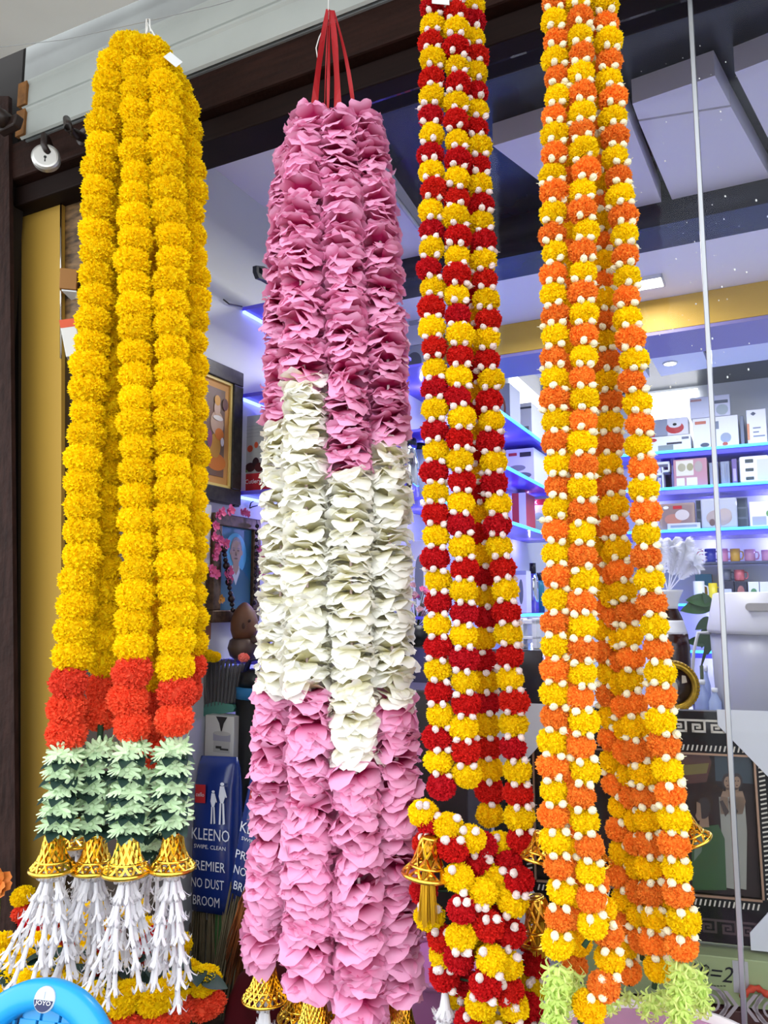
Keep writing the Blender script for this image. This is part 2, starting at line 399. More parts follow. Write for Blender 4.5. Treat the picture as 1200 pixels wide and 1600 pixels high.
# ------------------------------------------------------------------ flower pieces (unit meshes, shared by all copies)
def fib(n, jit=0):
    for i in range(n):
        z = 1 - 2 * (i + .5) / n; a = i * 2.399963 + random.uniform(-jit, jit); r = math.sqrt(max(0, 1 - z * z))
        yield Vector((r * math.cos(a), r * math.sin(a), z))
def pompon(seed, n=230, w=.2, sq=.8, zig=.1, half=None):
    random.seed(seed); mb = MB()
    mb.ell((0, 0, 0), (.8, .8, .8 * sq), 14, 9)
    for d in fib(n, .25):
        if half == 'up' and d.z < -.15: continue
        if half == 'down' and d.z > .1: continue
        t = d.orthogonal().normalized(); a = random.uniform(0, 2 * PI)
        t = (t * math.cos(a) + d.cross(t) * math.sin(a)); b = d.cross(t)
        R = random.uniform(.9, 1.06); ww = w * random.uniform(.75, 1.25); c = random.uniform(-.1, .1)
        J = lambda k: random.uniform(-k, k)
        vs = [d * .62 + t * -ww * .3, d * .62 + t * ww * .3,
              d * (R * .9) - t * ww + b * (c + J(.05)), d * (R * .86) + b * J(.06), d * (R * .9) + t * ww + b * (-c + J(.05)),
              d * (R + J(zig)) - t * ww * .75 + b * (c + .05 + J(.05)), d * (R - zig * .6) - t * ww * .3 + b * (.09 + J(.05)),
              d * (R + J(zig) * .6 + .02) + b * J(.08), d * (R - zig * .6) + t * ww * .35 + b * (-.09 + J(.05)), d * (R + J(zig)) + t * ww * .8 + b * (-c + J(.05))]
        vs = [Vector((v.x, v.y, v.z * sq)) for v in vs]
        mb.add(vs, [(0, 1, 3), (0, 3, 2), (1, 4, 3), (2, 3, 6, 5), (3, 7, 6), (3, 8, 7), (3, 4, 9, 8)], 0, False)
    return mb
def family(name, mats, gens):
    """for each colour the same shapes as separate meshes"""
    return [[g.mesh(name, m) for g in gens] for m in mats]
PY_, PO_, PR_, POR_, PYB_ = family('marigold', [M_Y, M_O, M_R, M_OR, M_YB], [pompon(s, 340, .17, .8, .09) for s in (1, 2, 3, 4)])
def bud():
    mb = MB(); n = 14; prof = [(.02, -1.0), (.55, -.82), (.95, -.3), (1, .15), (.82, .6), (.5, .92), (.1, 1.05)]
    vs = []
    for i, (r, z) in enumerate(prof):
        for j in range(n):
            q = (j % 7) / 7; rr = r * (1.1 - .3 * q * math.sin(PI * (i + .5) / 7)); a_ = 2 * PI * (j + (.55 if j % 7 == 6 else 0)) / n + i * .25
            vs.append((rr * math.cos(a_), rr * math.sin(a_), z))
    fs = [(i * n + j, i * n + (j + 1) % n, (i + 1) * n + (j + 1) % n, (i + 1) * n + j) for i in range(6) for j in range(n)]
    mb.add(vs, fs, 0, False)
    mb.tube([(0, 0, .9), (.1, 0, 1.7)], [.14, .05], 4)          # stub of the stalk
    return mb
BUDC = bud().mesh('jasmine_bud', M_BUD); BUDP = bud().mesh('jasmine_bud', M_BUDP)
def whorl(seed, m, n=10):
    random.seed(seed); vs = []; fs = []; dye = []
    NU, NV = 7, 5
    for p in range(n):
        z0 = .11 if p % 2 else -.11
        a = 2 * PI * p / n + random.uniform(-.2, .2); L = random.uniform(.88, 1.08); wd_ = random.uniform(.54, .68)
        lift = random.uniform(.0, .25); droop = random.uniform(.35, .8) if random.random() < .6 else random.uniform(-.1, .2); tw = random.uniform(-.25, .25); ph = random.uniform(0, 6)
        k0 = len(vs); ca, sa = math.cos(a), math.sin(a)
        for i in range(NU):
            u = i / (NU - 1)
            for j in range(NV):
                v = j / (NV - 1) * 2 - 1
                half = wd_ * (.2, .5, .76, .95, 1.02, .96, .66)[i]
                x = .1 + L * u * (1 - .10 * v * v * u - ((.06, .0, .10)[round(abs(v) * 2)] if i == 6 else 0)) 
                y = v * half + .02 * math.sin(ph + 5 * u)
                z = z0 + lift * u * 1.4 - droop * u ** 2.5 + .12 * v * v * u + tw * v * u * .5 + .05 * u * math.sin(3 * v + ph) + (.03 * math.cos(5 * v + ph) if u > .7 else 0)
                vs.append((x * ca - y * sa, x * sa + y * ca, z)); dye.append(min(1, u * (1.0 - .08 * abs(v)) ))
        for i in range(NU - 1):
            for j in range(NV - 1):
                q = k0 + i * NV + j; fs.append((q, q + 1, q + NV + 1, q + NV))
    mb = MB(); mb.add(vs, fs, 0, True); me = mb.mesh('petal_whorl', m)
    at = me.attributes.new('dye', 'FLOAT', 'POINT'); at.data.foreach_set('value', dye)
    return me
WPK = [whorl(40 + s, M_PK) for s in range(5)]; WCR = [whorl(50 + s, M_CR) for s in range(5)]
def daisy(seed):
    random.seed(seed); mb = MB(); n = 11
    for p in range(n):
        a = 2 * PI * p / n + random.uniform(-.1, .1); L = random.uniform(.85, 1.1); ca, sa = math.cos(a), math.sin(a); pts = []
        up = random.uniform(.1, .35)
        prof = ((.1, .05, 0), (.45, .13, .05), (.8, .13, .6), (1.0, .06, 1.0))
        for x, w, k in prof:
            for v in (-1, 0, 1):
                pts.append((x * L, v * w, up * k * .5 + (.05 if v == 0 else 0)))
        vs = [(x * ca - y * sa, x * sa + y * ca, z) for x, y, z in pts]
        mb.add(vs, [(i * 3 + j, i * 3 + j + 1, (i + 1) * 3 + j + 1, (i + 1) * 3 + j) for i in range(3) for j in range(2)], 0, True)
    mb.ell((0, 0, .08), (.2, .2, .12), 8, 5, 0)
    return mb.mesh('daisy', M_GD)
DAI = [daisy(60 + s) for s in range(3)]
def leafmesh(name, m, L=1, w=.34, bend=.3):
    mb = MB(); vs = []; K = 8
    for i in range(K + 1):
        u = i / K; h = w * math.sin(PI * u ** .8) ** .8 if 0 < u < 1 else 0.004
        for v in (-1, 0, 1): vs.append((u * L, v * h, -bend * u * u + .08 * abs(v) * h / w))
    mb.add(vs, [(i * 3 + j, i * 3 + j + 1, i * 3 + j + 4, i * 3 + j + 3) for i in range(K) for j in range(2)], 0, True)
    return mb.mesh(name, m)
LEAF = leafmesh('leaf', leafd)
def floret(name, m, flare=.42, curl=.3, n=5, tube=.13):
    mb = MB(); k = 10
    prof = [(.03, 0), (tube * .75, -.12), (tube * .8, -.4), (tube, -.72)]      # hangs downwards from 0
    mb.lathe([(r, z) for r, z in prof], 8, None, 0, True, False)
    for p in range(n):
        a = 2 * PI * p / n; ca, sa = math.cos(a), math.sin(a); pts = []
        for x, w, z in ((tube * .8, tube * .6, -.7), (tube + flare * .35, tube * .75, -.88), (tube + flare * .8, tube * .5, -1.0 + curl * .1), (tube + flare * 1.1, .01, -1.0 + curl)):
            for v in (-1, 1): pts.append((x, v * w, z))
        mb.add([(x * ca - y * sa, x * sa + y * ca, z) for x, y, z in pts], [(0, 1, 3, 2), (2, 3, 5, 4), (4, 5, 7, 6)], 0, True)
    return mb.mesh(name, m)
FLW = [floret('tuberose', M_W, .34, .12), floret('tuberose', M_W, .28, .25)]
FLG = [floret('lime_floret', M_GF, .75, .55, 6, .2), floret('lime_floret', M_GF, .65, .7, 6, .2)]
def rotZ(a): return Matrix.Rotation(a, 4, 'Z')
def tilt(d):                                            # rotation taking +Z to d
    return Vector((0, 0, 1)).rotation_difference(Vector(d)).to_matrix().to_4x4()
def TRS(p, R, s):
    s = (s, s, s) if not isinstance(s, (tuple, list)) else s
    return Matrix.Translation(p) @ R @ Matrix.Diagonal((*s, 1))
# lattice bell, apex at (0,0,0), mouth at z=-1
BPROF = [(.0, .30), (.04, .36), (.12, .40), (.35, .47), (.55, .55), (.72, .68), (.86, .86), (.95, 1.0), (1.0, 1.02)]
def brad(t):
    for (a, ra), (b, rb) in zip(BPROF, BPROF[1:]):
        if t <= b: return ra + (rb - ra) * (t - a) / (b - a)
    return BPROF[-1][1]
def bell_mesh(n=12, rw=.62, turns=.42, liner=.7, th=.055):
    mb = MB()
    for sgn in (1, -1):
        for i in range(n):
            pts = []
            for k in range(15):
                t = .04 + .92 * k / 14; a = 2 * PI * (i / n + sgn * turns * t * .5); r = brad(t) * rw
                pts.append((r * math.cos(a), r * math.sin(a), -t))
            mb.tube(pts, th * .8, 4, 0, True, False)
    for t, q in ((.02, 1.0), (.74, .9), (.985, 1.3)):
        mb.tube([(brad(t) * rw * math.cos(2 * PI * j / 28), brad(t) * rw * math.sin(2 * PI * j / 28), -t) for j in range(29)], th * q, 6, 0, False)
    for t in (.84,):                                     # studs
        for i in range(n):
            a = 2 * PI * (i + .5) / n; r = brad(t) * rw * 1.0
            mb.ell((r * math.cos(a), r * math.sin(a), -t), (.06, .06, .05), 6, 4, 0)
    mb.lathe([(.02, .05), (.2 * rw, .04)] + [(brad(t) * rw * .9, -t) for t in (.0, .1, .3, .5, liner)], 24, None, 1, True, False)
    return mb.mesh('bell', [gold, goldd])
BELL = bell_mesh(); BELLF = bell_mesh(18, .55, .55, .75, .032); BELLO = bell_mesh(8, .62, .5, .0, .05)
_ct = [0]
def hang_bell(root, px, py0, py1, Y, me, kind, px_w=None, n=7, length=None, tiltx=0, spread=.35, label=None):
    """bell on a garland: top and mouth heights measured, tassel below it"""
    _ct[0] += 1; random.seed(900 + _ct[0])
    a = W(px, py0, Y); b = W(px, py1, Y); h = (a - b).length
    M = TRS(a, Matrix.Rotation(tiltx, 4, 'Y') @ rotZ(random.uniform(0, 6)), h)
    be = inst('bell', me, root, M)
    be.parent = root
    if kind == 'tuberose':
        L = (length or .2) - .03
        base = M @ Vector((0, 0, -.55))
        for i in range(n):
            ang = 2 * PI * i / n + random.uniform(-.3, .3); q = spread * random.uniform(.7, 1.1)
            d0 = Vector((math.cos(ang) * q, math.sin(ang) * q, -1)).normalized()
            p = base.copy(); step = .034; run = 0; Lr = L * random.uniform(.88, 1.02) + h * .45
            while run < Lr:
                f = inst('tuberose', random.choice(FLW), be, TRS(p, tilt(-d0) @ rotZ(random.uniform(0, 6)), (.037, .037, .048)))
                d0 = (d0 + Vector((random.gauss(0, .06), random.gauss(0, .06), -.03))).normalized()
                p = p + d0 * step; run += step
    elif kind == 'thread':
        mb = MB(); base = M @ Vector((0, 0, -.5)); L = length or .12
        for i in range(46):
            ang = random.uniform(0, 2 * PI); rr = h * .2 * math.sqrt(random.random()); e = Vector((math.cos(ang), math.sin(ang), 0))
            mb.tube([base + e * rr * .5, base + e * rr - Z * L * .5, base + e * rr * 1.2 + Vector((random.gauss(0, .002), 0, 0)) - Z * (L + h * .4) * random.uniform(.93, 1.03)], .0011, 4)
        tag(obj('thread_tassel', mb, mat('tassel_thread', 'd9a516', .7), be), None, None, None, 'stuff')
    return be

# ------------------------------------------------------------------ garlands
def sample(path, pitch, dmin=0):
    """points every `pitch` metres along a polyline of world points"""
    out = [path[0]]; need = pitch; cur = path[0]; i = 1
    while i < len(path):
        d = (path[i] - cur).length
        if d >= need: cur = cur + (path[i] - cur) * (need / d); out.append(cur); need = pitch
        else: need -= d; cur = path[i]; i += 1
    return out
def wpath(px, Y):
    n = len(px); r = []
    for i, (x, y) in enumerate(px):
        yy = Y if not isinstance(Y, tuple) else Y[0] + (Y[1] - Y[0]) * i / (n - 1)
        r.append(W(x, y, yy))
    return r
def cord(root, pts, m, r=.004, name='strand'):
    mb = MB(); mb.tube(pts, r, 5); o = obj(name, mb, m, root, base=pts[0].copy()); return o
def ball(parent, fam, p, r, asp=.8, name='marigold'):
    R = Matrix.Rotation(random.gauss(0, .12), 4, 'X') @ Matrix.Rotation(random.gauss(0, .12), 4, 'Y') @ rotZ(random.uniform(0, 6))
    q = random.uniform(.95, 1.05)
    return inst(name, random.choice(fam), parent, TRS(p, R, (r * q, r * q, r * asp / .8)))
# --- yellow garland
random.seed(11)
YG = thing('marigold_garland', 'thick yellow marigold garland with vermilion ends, pale green daisies and gold bells', 'garland', W(225, 1500, 1.48))
def ystrand(px, Y, r, first_or, last, pitch, fam=PY_, famo=POR_, endn=3):
    pts = wpath(px, Y); s = cord(YG, pts, cord_o)
    for p in sample(pts, pitch):
        y = 800 - FPX * ((p - CAM).dot(Vector((0, -SP, CP))) / (p - CAM).dot(Vector((0, CP, SP))))
        orange = y > first_or
        ball(s, famo if orange else fam, p + Vector((random.gauss(0, .0025), random.gauss(0, .0025), 0)), r * (1.02 if orange else 1) * random.uniform(.95, 1.05), .92)
    return s
PT = .0472
ystrand([(200, 78), (178, 110), (172, 165), (165, 200), (160, 250), (155, 300), (152, 350), (150, 420), (148, 480), (140, 560), (136, 650), (135, 720), (130, 790), (126, 850), (122, 920), (118, 970), (112, 1035), (111, 1060), (106, 1105), (104, 1152)], (1.50, 1.46), .036, 1045, 0, PT)
ystrand([(222, 82), (216, 130), (215, 180), (215, 230), (212, 320), (210, 400), (212, 520), (213, 650), (212, 760), (212, 880), (209, 960), (207, 1010), (207, 1058), (205, 1105), (205, 1150)], (1.48, 1.43), .0345, 1036, 0, PT)
ystrand([(235, 82), (258, 118), (262, 180), (263, 260), (266, 350), (267, 420), (268, 520), (269, 600), (270, 700), (271, 800), (275, 880), (276, 960), (272, 1022), (276, 1068), (275, 1107), (273, 1148)], (1.48, 1.44), .0355, 1045, 0, PT)
ystrand([(205, 76), (190, 140), (188, 300), (182, 500), (176, 650), (170, 760), (166, 850), (166, 940), (165, 1025), (160, 1070), (158, 1110), (157, 1150)], (1.54, 1.53), .034, 1040, 0, PT)
ystrand([(245, 85), (282, 150), (292, 210), (297, 300), (300, 400), (300, 500), (300, 600), (299, 720), (300, 850), (297, 930), (294, 1000), (296, 1030), (286, 1080)], (1.53, 1.55), .0345, 1005, 0, PT)
ystrand([(240, 85), (250, 200), (245, 400), (242, 650), (241, 850), (241, 1000), (240, 1080), (237, 1140), (236, 1200)], (1.58, 1.56), .033, 1070, 0, PT, PYB_)
# pale green daisies in tiers with dark leaves, one column per strand
def daisies(px0, y0, px1, y1, Y, tiers, w):
    a, b = W(px0, y0, Y), W(px1, y1, Y); s = cord(YG, [a + Z * .03, b - Z * .03], cord_g, .006)
    for i in range(tiers):
        p = a + (b - a) * ((i + .4) / tiers)
        sl = random.uniform(-.3, .3)
        for k in range(7):
            ang = -PI / 2 + (k - 3) * .9 + random.uniform(-.15, .15); e = Vector((math.cos(ang), math.sin(ang), 0)); r = .027 * w
            d = (e + Z * random.uniform(-.3, .5)).normalized() if k % 2 else (e * .7 + Z * random.uniform(.6, 1)).normalized()
            inst('daisy', random.choice(DAI), s, TRS(p + e * .020 + Z * (e.x * .020 * sl * 2 + random.uniform(-.003, .003)), tilt(d) @ rotZ(random.uniform(0, 6)), r))
        if i < tiers:
            for k in range(5):
                ang = random.uniform(0, 2 * PI) if k > 2 else -PI / 2 + (k - 1) * .8
                inst('leaf', LEAF, s, TRS(p - Z * .011, rotZ(ang), (.046, .046, .046)))
for px0, y0, px1, y1, Y, tr in ((104, 1166, 92, 1300, 1.46, 5), (156, 1158, 150, 1300, 1.50, 5), (205, 1160, 203, 1305, 1.43, 5), (271, 1158, 270, 1295, 1.44, 5), (237, 1205, 240, 1330, 1.58, 5)):
    daisies(px0, y0, px1, y1, Y, tr, 1.0)
for px, y0, y1, Y, n, L in ((85, 1303, 1358, 1.46, 9, .20), (150, 1303, 1358, 1.49, 8, .20), (200, 1303, 1362, 1.43, 9, .205), (271, 1300, 1356, 1.44, 9, .205), (120, 1270, 1318, 1.56, 6, .16), (240, 1255, 1300, 1.60, 6, .17)):
    hang_bell(YG, px, y0, y1, Y, BELL, 'tuberose', n=n, length=L, spread=.26 if px > 100 else .34)
mb = MB(); h0 = W(231, 36, 1.5); mb.tube([W(222, 66, 1.5), W(230, 48, 1.5), h0, W(236, 46, 1.5), W(262, 90, 1.48)], .0018, 6); mb.tube([W(228, 50, 1.5), W(229, 30, 1.5), W(234, 30, 1.5), W(235, 50, 1.5)], .0016, 6)
obj('hanging_thread', mb, mat('white_thread', 'e9e9e6', .6), YG)
mb = MB(); mb.prism(fr(W(268, 92, 1.45), Vector((.75, 0, -.65)), Vector((.6, .25, .75))), rect(-.014, -.009, .021, .011), 0, .0006); obj('price_tag', mb, white, YG)
mb = MB(); mb.tube([W(-30, 77, 1.55), W(100, 62, 1.53), W(231, 33, 1.5), W(330, 10, 1.5), W(420, -16, 1.5), W(640, -75, 1.46)], .0008, 5)
tag(obj('hanging_wire', mb, mat('steel_wire', '9a9c9c', .4, .6)), 'thin steel wire along the shutter carrying the yellow garland', 'wire')

# --- pink and cream garland
random.seed(12)
PG_ = thing('silk_garland', 'long pink and cream silk petal garland hanging by red ribbons', 'garland', W(530, 1600, 1.36))
def pstrand(px, Y, r0, r1, cream, pitch, stuff=False):
    pts = wpath(px, Y); s = cord(PG_, pts, mat('pale_cord', 'e6ccd2', .7), .003)
    sm = sample(pts, pitch); n = len(sm); st_ = []
    for i, p in enumerate(sm):
        y = 800 - FPX * ((p - CAM).dot(Vector((0, -SP, CP))) / (p - CAM).dot(Vector((0, CP, SP))))
        r = r0 + (r1 - r0) * i / n
        R = Matrix.Rotation(random.gauss(0, .2), 4, 'X') @ Matrix.Rotation(random.gauss(0, .2), 4, 'Y') @ rotZ(random.uniform(0, 6))
        c = cream[0] < y < cream[1]
        k = r * random.uniform(.92, 1.08)
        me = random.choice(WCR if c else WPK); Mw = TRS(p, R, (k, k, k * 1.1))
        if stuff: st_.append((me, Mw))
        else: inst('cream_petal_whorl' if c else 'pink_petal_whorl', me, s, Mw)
    if stuff: joined('rear_petal_whorls', st_, s, [M_PK, M_CR])
PP = .0165
pstrand([(492, 186), (476, 250), (472, 350), (470, 450), (474, 560), (477, 620), (479, 800), (480, 950), (480, 1060), (488, 1100), (485, 1250), (482, 1400), (484, 1530)], (1.38, 1.33), .040, .044, (583, 1072), PP)
pstrand([(528, 190), (534, 300), (539, 400), (541, 500), (544, 600), (546, 730), (549, 800), (548, 900), (551, 1050), (553, 1170), (557, 1220), (560, 1350), (562, 1500), (563, 1605)], (1.37, 1.31), .038, .044, (740, 1180), PP)
pstrand([(566, 190), (584, 260), (592, 350), (600, 450), (606, 550), (608, 690), (610, 760), (609, 850), (612, 1000), (617, 1100), (620, 1180), (620, 1250), (622, 1400), (624, 1545)], (1.38, 1.34), .036, .040, (694, 1104), PP)
pstrand([(482, 190), (458, 260), (450, 330), (445, 430), (443, 520), (442, 610), (441, 680), (440, 800), (438, 950), (432, 1070), (428, 1150), (426, 1300), (418, 1420), (415, 1490)], (1.45, 1.41), .037, .041, (668, 1080), PP)
pstrand([(505, 195), (508, 300), (508, 500), (512, 700), (515, 900), (520, 1100), (522, 1300), (524, 1540)], (1.47, 1.45), .038, .042, (690, 1120), .027, True)
pstrand([(556, 195), (568, 300), (572, 500), (577, 700), (582, 900), (588, 1100), (592, 1300), (594, 1550)], (1.47, 1.45), .038, .042, (700, 1140), .027, True)
for px, y0, y1, Y, n in ((415, 1495, 1560, 1.40, 7), (472, 1520, 1590, 1.42, 6), (492, 1550, 1625, 1.34, 6), (540, 1520, 1592, 1.45, 6), (625, 1555, 1628, 1.35, 6), (600, 1560, 1620, 1.44, 5)):
    hang_bell(PG_, px, y0, y1, Y, BELLF, 'tuberose', n=n, length=.12, spread=.1)
kt = W(515, 14, 1.36)
for i, (x, y, w, sx) in enumerate(((490, 178, .0068, -2), (512, 180, .003, 0), (507, 178, .0012, -1), (528, 180, .0085, 2), (553, 172, .0040, 4))):
    a = kt + Vector((.002 * sx, .001 * i, 0)); b = W(x, y, 1.37); mb = MB()
    vs = []; K = 8
    for k in range(K + 1):
        u = k / K; p = a + (b - a) * u + Vector((sx * .0012 * math.sin(PI * u), 0, 0)); w_ = w * (.45 + .55 * min(1, u * 2.5))
        e = Vector((math.cos(.9 * math.sin(u * 3 + i)), math.sin(.9 * math.sin(u * 3 + i)), 0)); q = Vector((0, .0006, 0))
        vs += [p - e * w_, p + e * w_, p + e * w_ + q, p - e * w_ + q]
    fs = [(k * 4 + j, k * 4 + (j + 1) % 4, k * 4 + 4 + (j + 1) % 4, k * 4 + 4 + j) for k in range(K) for j in range(4)] + [(3, 2, 1, 0), tuple(K * 4 + j for j in range(4))]
    mb.add(vs, fs, 0, False); obj('ribbon', mb, mat('red_ribbon', 'a00d18', .55), PG_)
mb = MB(); top_ = W(513, 16, 1.36); mb.tube([top_, Vector((top_.x, top_.y, zc_))], .001, 5); mb.tube([W(497, 95, 1.38), W(494, 75, 1.38), W(499, 58, 1.38), W(503, 50, 1.38)], .0012, 5)
obj('hanging_thread', mb, MC['white_thread'], PG_)

# --- red/yellow and orange/yellow garlands with jasmine buds between the pompons
def bstrand(root, px, Y, r, pitch, fa, fb, budm, asp=.92, nb=2, br=.0058, front=True, start=0, cordm=None, budstuff=None):
    pts = wpath(px, Y); s = cord(root, pts, cordm or cord_g, .004); sm = sample(pts, pitch); jb = []
    put = (lambda M_: jb.append((budm, M_))) if budstuff else (lambda M_: inst('jasmine_bud', budm, s, M_))
    for i, p in enumerate(sm):
        ball(s, (fa, fb)[(i + start) % 2], p + Vector((random.gauss(0, .0018), random.gauss(0, .002), 0)), r * random.uniform(.95, 1.04), asp)
        if i + 1 < len(sm):
            c = (p + sm[i + 1]) / 2; base = random.uniform(-.35, .35)
            for k in range(nb):
                ang = -PI / 2 + base + (k - (nb - 1) / 2) * 1.15 + random.uniform(-.12, .12)
                e = Vector((math.cos(ang), math.sin(ang), 0)); q = c + e * r * .76 + Z * random.gauss(0, .002)
                put(TRS(q, tilt(Vector((e.x, e.y, random.uniform(-.9, .6))).normalized()) @ rotZ(random.uniform(0, 6)), (br, br, br * 1.08)))
            if nb and random.random() < .3:
                ang = random.choice((.2, PI - .2)) + random.uniform(-.3, .3); e = Vector((math.cos(ang), math.sin(ang), 0))
                put(TRS(c + e * r * .80, tilt(e), (br, br, br * 1.08)))
    if jb: joined('rear_jasmine_buds', jb, s, [budm.materials[0]])
    return s
random.seed(13)
RG = thing('red_marigold_garland', 'long red and yellow pompon garland with white jasmine buds, right of the pink one', 'garland', W(735, 1600, 1.25))
PB = .0355
bstrand(RG, [(676, -12), (676, 17), (674, 100), (674, 400), (678, 550), (680, 700), (682, 850), (684, 1000), (687, 1180), (687, 1250)], (1.27, 1.24), .0232, PB, PR_, PY_, BUDP, start=1)
bstrand(RG, [(709, -5), (711, 28), (713, 100), (713, 300), (715, 430), (718, 600), (720, 700), (723, 850), (725, 1000), (727, 1150), (729, 1230)], (1.26, 1.23), .0232, PB, PR_, PY_, BUDP, start=1)
bstrand(RG, [(735, 8), (738, 37), (742, 100), (744, 160), (746, 210), (750, 290), (754, 350), (757, 430), (760, 520), (763, 600), (768, 700), (775, 780), (783, 870), (791, 950), (796, 1040), (801, 1110), (806, 1180), (811, 1250), (816, 1300), (818, 1340)], (1.28, 1.25), .0232, PB, PR_, PY_, BUDP, start=1)
bstrand(RG, [(726, 20), (730, 300), (738, 600), (746, 740), (752, 830), (757, 940), (758, 1050), (762, 1150), (766, 1230), (769, 1290)], (1.33, 1.31), .0232, PB, PR_, PYB_, BUDP, nb=1, budstuff=True)
# the knot of loops at its foot: loops hung in front of one another
cl_ = [('R', 707, 1325, 1.22), ('Y', 700, 1291, 1.23), ('Y', 735, 1310, 1.23), ('R', 755, 1322, 1.25), ('Y', 779, 1320, 1.27), ('Y', 661, 1270, 1.25), ('R', 674, 1287, 1.25), ('R', 745, 1347, 1.25), ('Y', 716, 1371, 1.21), ('Y', 752, 1394, 1.21), ('Y', 773, 1372, 1.24), ('R', 722, 1420, 1.20), ('Y', 800, 1408, 1.22), ('R', 811, 1376, 1.22), ('R', 793, 1350, 1.25), ('R', 763, 1447, 1.20), ('R', 796, 1458, 1.22), ('Y', 721, 1463, 1.20), ('Y', 671, 1432, 1.255), ('R', 662, 1392, 1.26), ('R', 690, 1467, 1.25), ('Y', 693, 1492, 1.25), ('R', 717, 1497, 1.22), ('R', 694, 1524, 1.25), ('Y', 768, 1499, 1.19), ('Y', 793, 1507, 1.21), ('R', 758, 1538, 1.19), ('R', 793, 1548, 1.21), ('Y', 752, 1568, 1.20), ('Y', 802, 1572, 1.21), ('R', 735, 1597, 1.23), ('R', 824, 1575, 1.25), ('Y', 830, 1545, 1.29), ('R', 835, 1508, 1.30), ('R', 730, 1540, 1.27), ('Y', 715, 1555, 1.28), ('R', 666, 1320, 1.26), ('Y', 745, 1425, 1.26), ('R', 780, 1425, 1.27), ('Y', 740, 1475, 1.27), ('R', 830, 1470, 1.32), ('R', 815, 1610, 1.24), ('Y', 770, 1610, 1.22)]
ks = cord(RG, [W(x, y, Y + .02) for c, x, y, Y in sorted(cl_, key=lambda q: q[2])], cord_g, .002)
for c, x, y, Y in cl_:
    p = W(x, y, Y); ball(ks, PR_ if c == 'R' else PY_, p, .0238, .88)
    for k in range(2):
        ang = -PI / 2 + (-.55, .5)[k] + random.uniform(-.3, .3); e = Vector((math.cos(ang), math.sin(ang), 0))
        inst('jasmine_bud', BUDP, ks, TRS(p + e * .0180 + Z * random.choice((.0155, -.0155)), tilt(e), (.0064, .0064, .007)))
hang_bell(RG, 672, 1308, 1368, 1.225, BELLO, 'thread', length=.075, tiltx=.12)
hang_bell(RG, 836, 1402, 1466, 1.28, BELLO, 'thread', length=.03, tiltx=-.2)
hang_bell(RG, 695, 1530, 1545, 1.25, BELLO, 'tuberose', n=10, length=.15, spread=.14)
hang_bell(RG, 778, 1560, 1572, 1.25, BELLO, 'tuberose', n=8, length=.12, spread=.2)
mb = MB(); mb.prism(fr(W(688, 3, 1.24), (1, 0, -.1), (0, .2, 1)), rect(-.015, -.006, .016, .006), 0, .0006); obj('price_tag', mb, white, RG)

mb = MB()
for x_, y_ in ((676, -12), (709, -5), (735, 8)):
    p_ = W(x_, y_, 1.27); mb.tube([p_, Vector((W(905 if x_ > 800 else 706, -60, 1.27).x, p_.y, zc_))], .0012, 5)
obj('hanging_thread', mb, MC['white_thread'], RG)
random.seed(14)
OG = thing('orange_marigold_garland', 'long orange and yellow pompon garland with cream buds and lime green tails', 'garland', W(950, 1600, 1.13))
PB2 = .0335
ostr = [
 ([(866, -22), (867, 10), (868, 135), (866, 230), (863, 358), (865, 420), (868, 530), (866, 600), (868, 700), (867, 760), (868, 880), (868, 1000), (868, 1100), (866, 1200), (864, 1248), (868, 1290), (872, 1340), (876, 1375), (877, 1420), (875, 1455), (866, 1497)], (1.15, 1.11), .0215, 1, 2),
 ([(904, -26), (905, 8), (907, 35), (907, 100), (908, 150), (910, 245), (913, 280), (910, 330), (910, 460), (911, 540), (912, 600), (910, 700), (909, 800), (908, 1000), (908, 1080), (912, 1150), (910, 1240), (917, 1310), (924, 1360), (925, 1415), (921, 1465), (912, 1480)], (1.14, 1.10), .0215, 0, 2),
 ([(944, -18), (945, 15), (948, 45), (950, 110), (957, 165), (962, 230), (965, 270), (972, 345), (978, 410), (981, 475), (985, 530), (990, 580), (996, 650), (1000, 690), (1004, 760), (1008, 830), (1013, 890), (1018, 950), (1024, 1000), (1030, 1060), (1034, 1110), (1041, 1170), (1050, 1240), (1056, 1330), (1061, 1390), (1066, 1440), (1064, 1492)], (1.15, 1.12), .0220, 0, 2),
 ([(930, 60), (938, 200), (942, 330), (942, 420), (946, 520), (952, 640), (957, 740), (962, 830), (972, 890), (980, 960), (985, 1040), (988, 1090), (996, 1150), (1003, 1200), (1010, 1260), (1016, 1340), (1020, 1400), (1024, 1460), (1028, 1515), (1022, 1545)], (1.20, 1.17), .0210, 1, 2),
 ([(925, 60), (932, 300), (936, 500), (940, 640), (942, 760), (943, 860), (945, 930), (948, 1010), (952, 1080), (956, 1150), (962, 1230), (968, 1290), (972, 1345), (976, 1390), (980, 1440), (978, 1500), (985, 1540)], (1.25, 1.22), .0210, 0, 1),
 ([(888, 30), (890, 300), (890, 600), (890, 900), (892, 1150), (893, 1250), (897, 1330), (905, 1430), (900, 1510)], (1.25, 1.23), .0205, 1, 0),
 ([(925, 1380), (945, 1440), (958, 1488), (945, 1536), (922, 1570), (905, 1600)], (1.12, 1.10), .0215, 0, 2),
 ([(946, 640), (958, 860), (966, 960), (972, 1060), (980, 1150), (990, 1250), (996, 1330), (1001, 1420), (1004, 1500)], (1.215, 1.20), .0210, 0, 1),
 ([(1018, 40), (1022, 1180), (1035, 1260), (1042, 1330), (1046, 1400), (1044, 1470)][1:], (1.19, 1.17), .0210, 1, 1)]
for k, (px, Y, r, st, nb) in enumerate(ostr):
    bstrand(OG, px, Y, r, PB2, PO_, PY_ if k < 3 else PYB_, BUDC, .93, nb, start=st, budstuff=(k in (3, 4, 6, 8)))
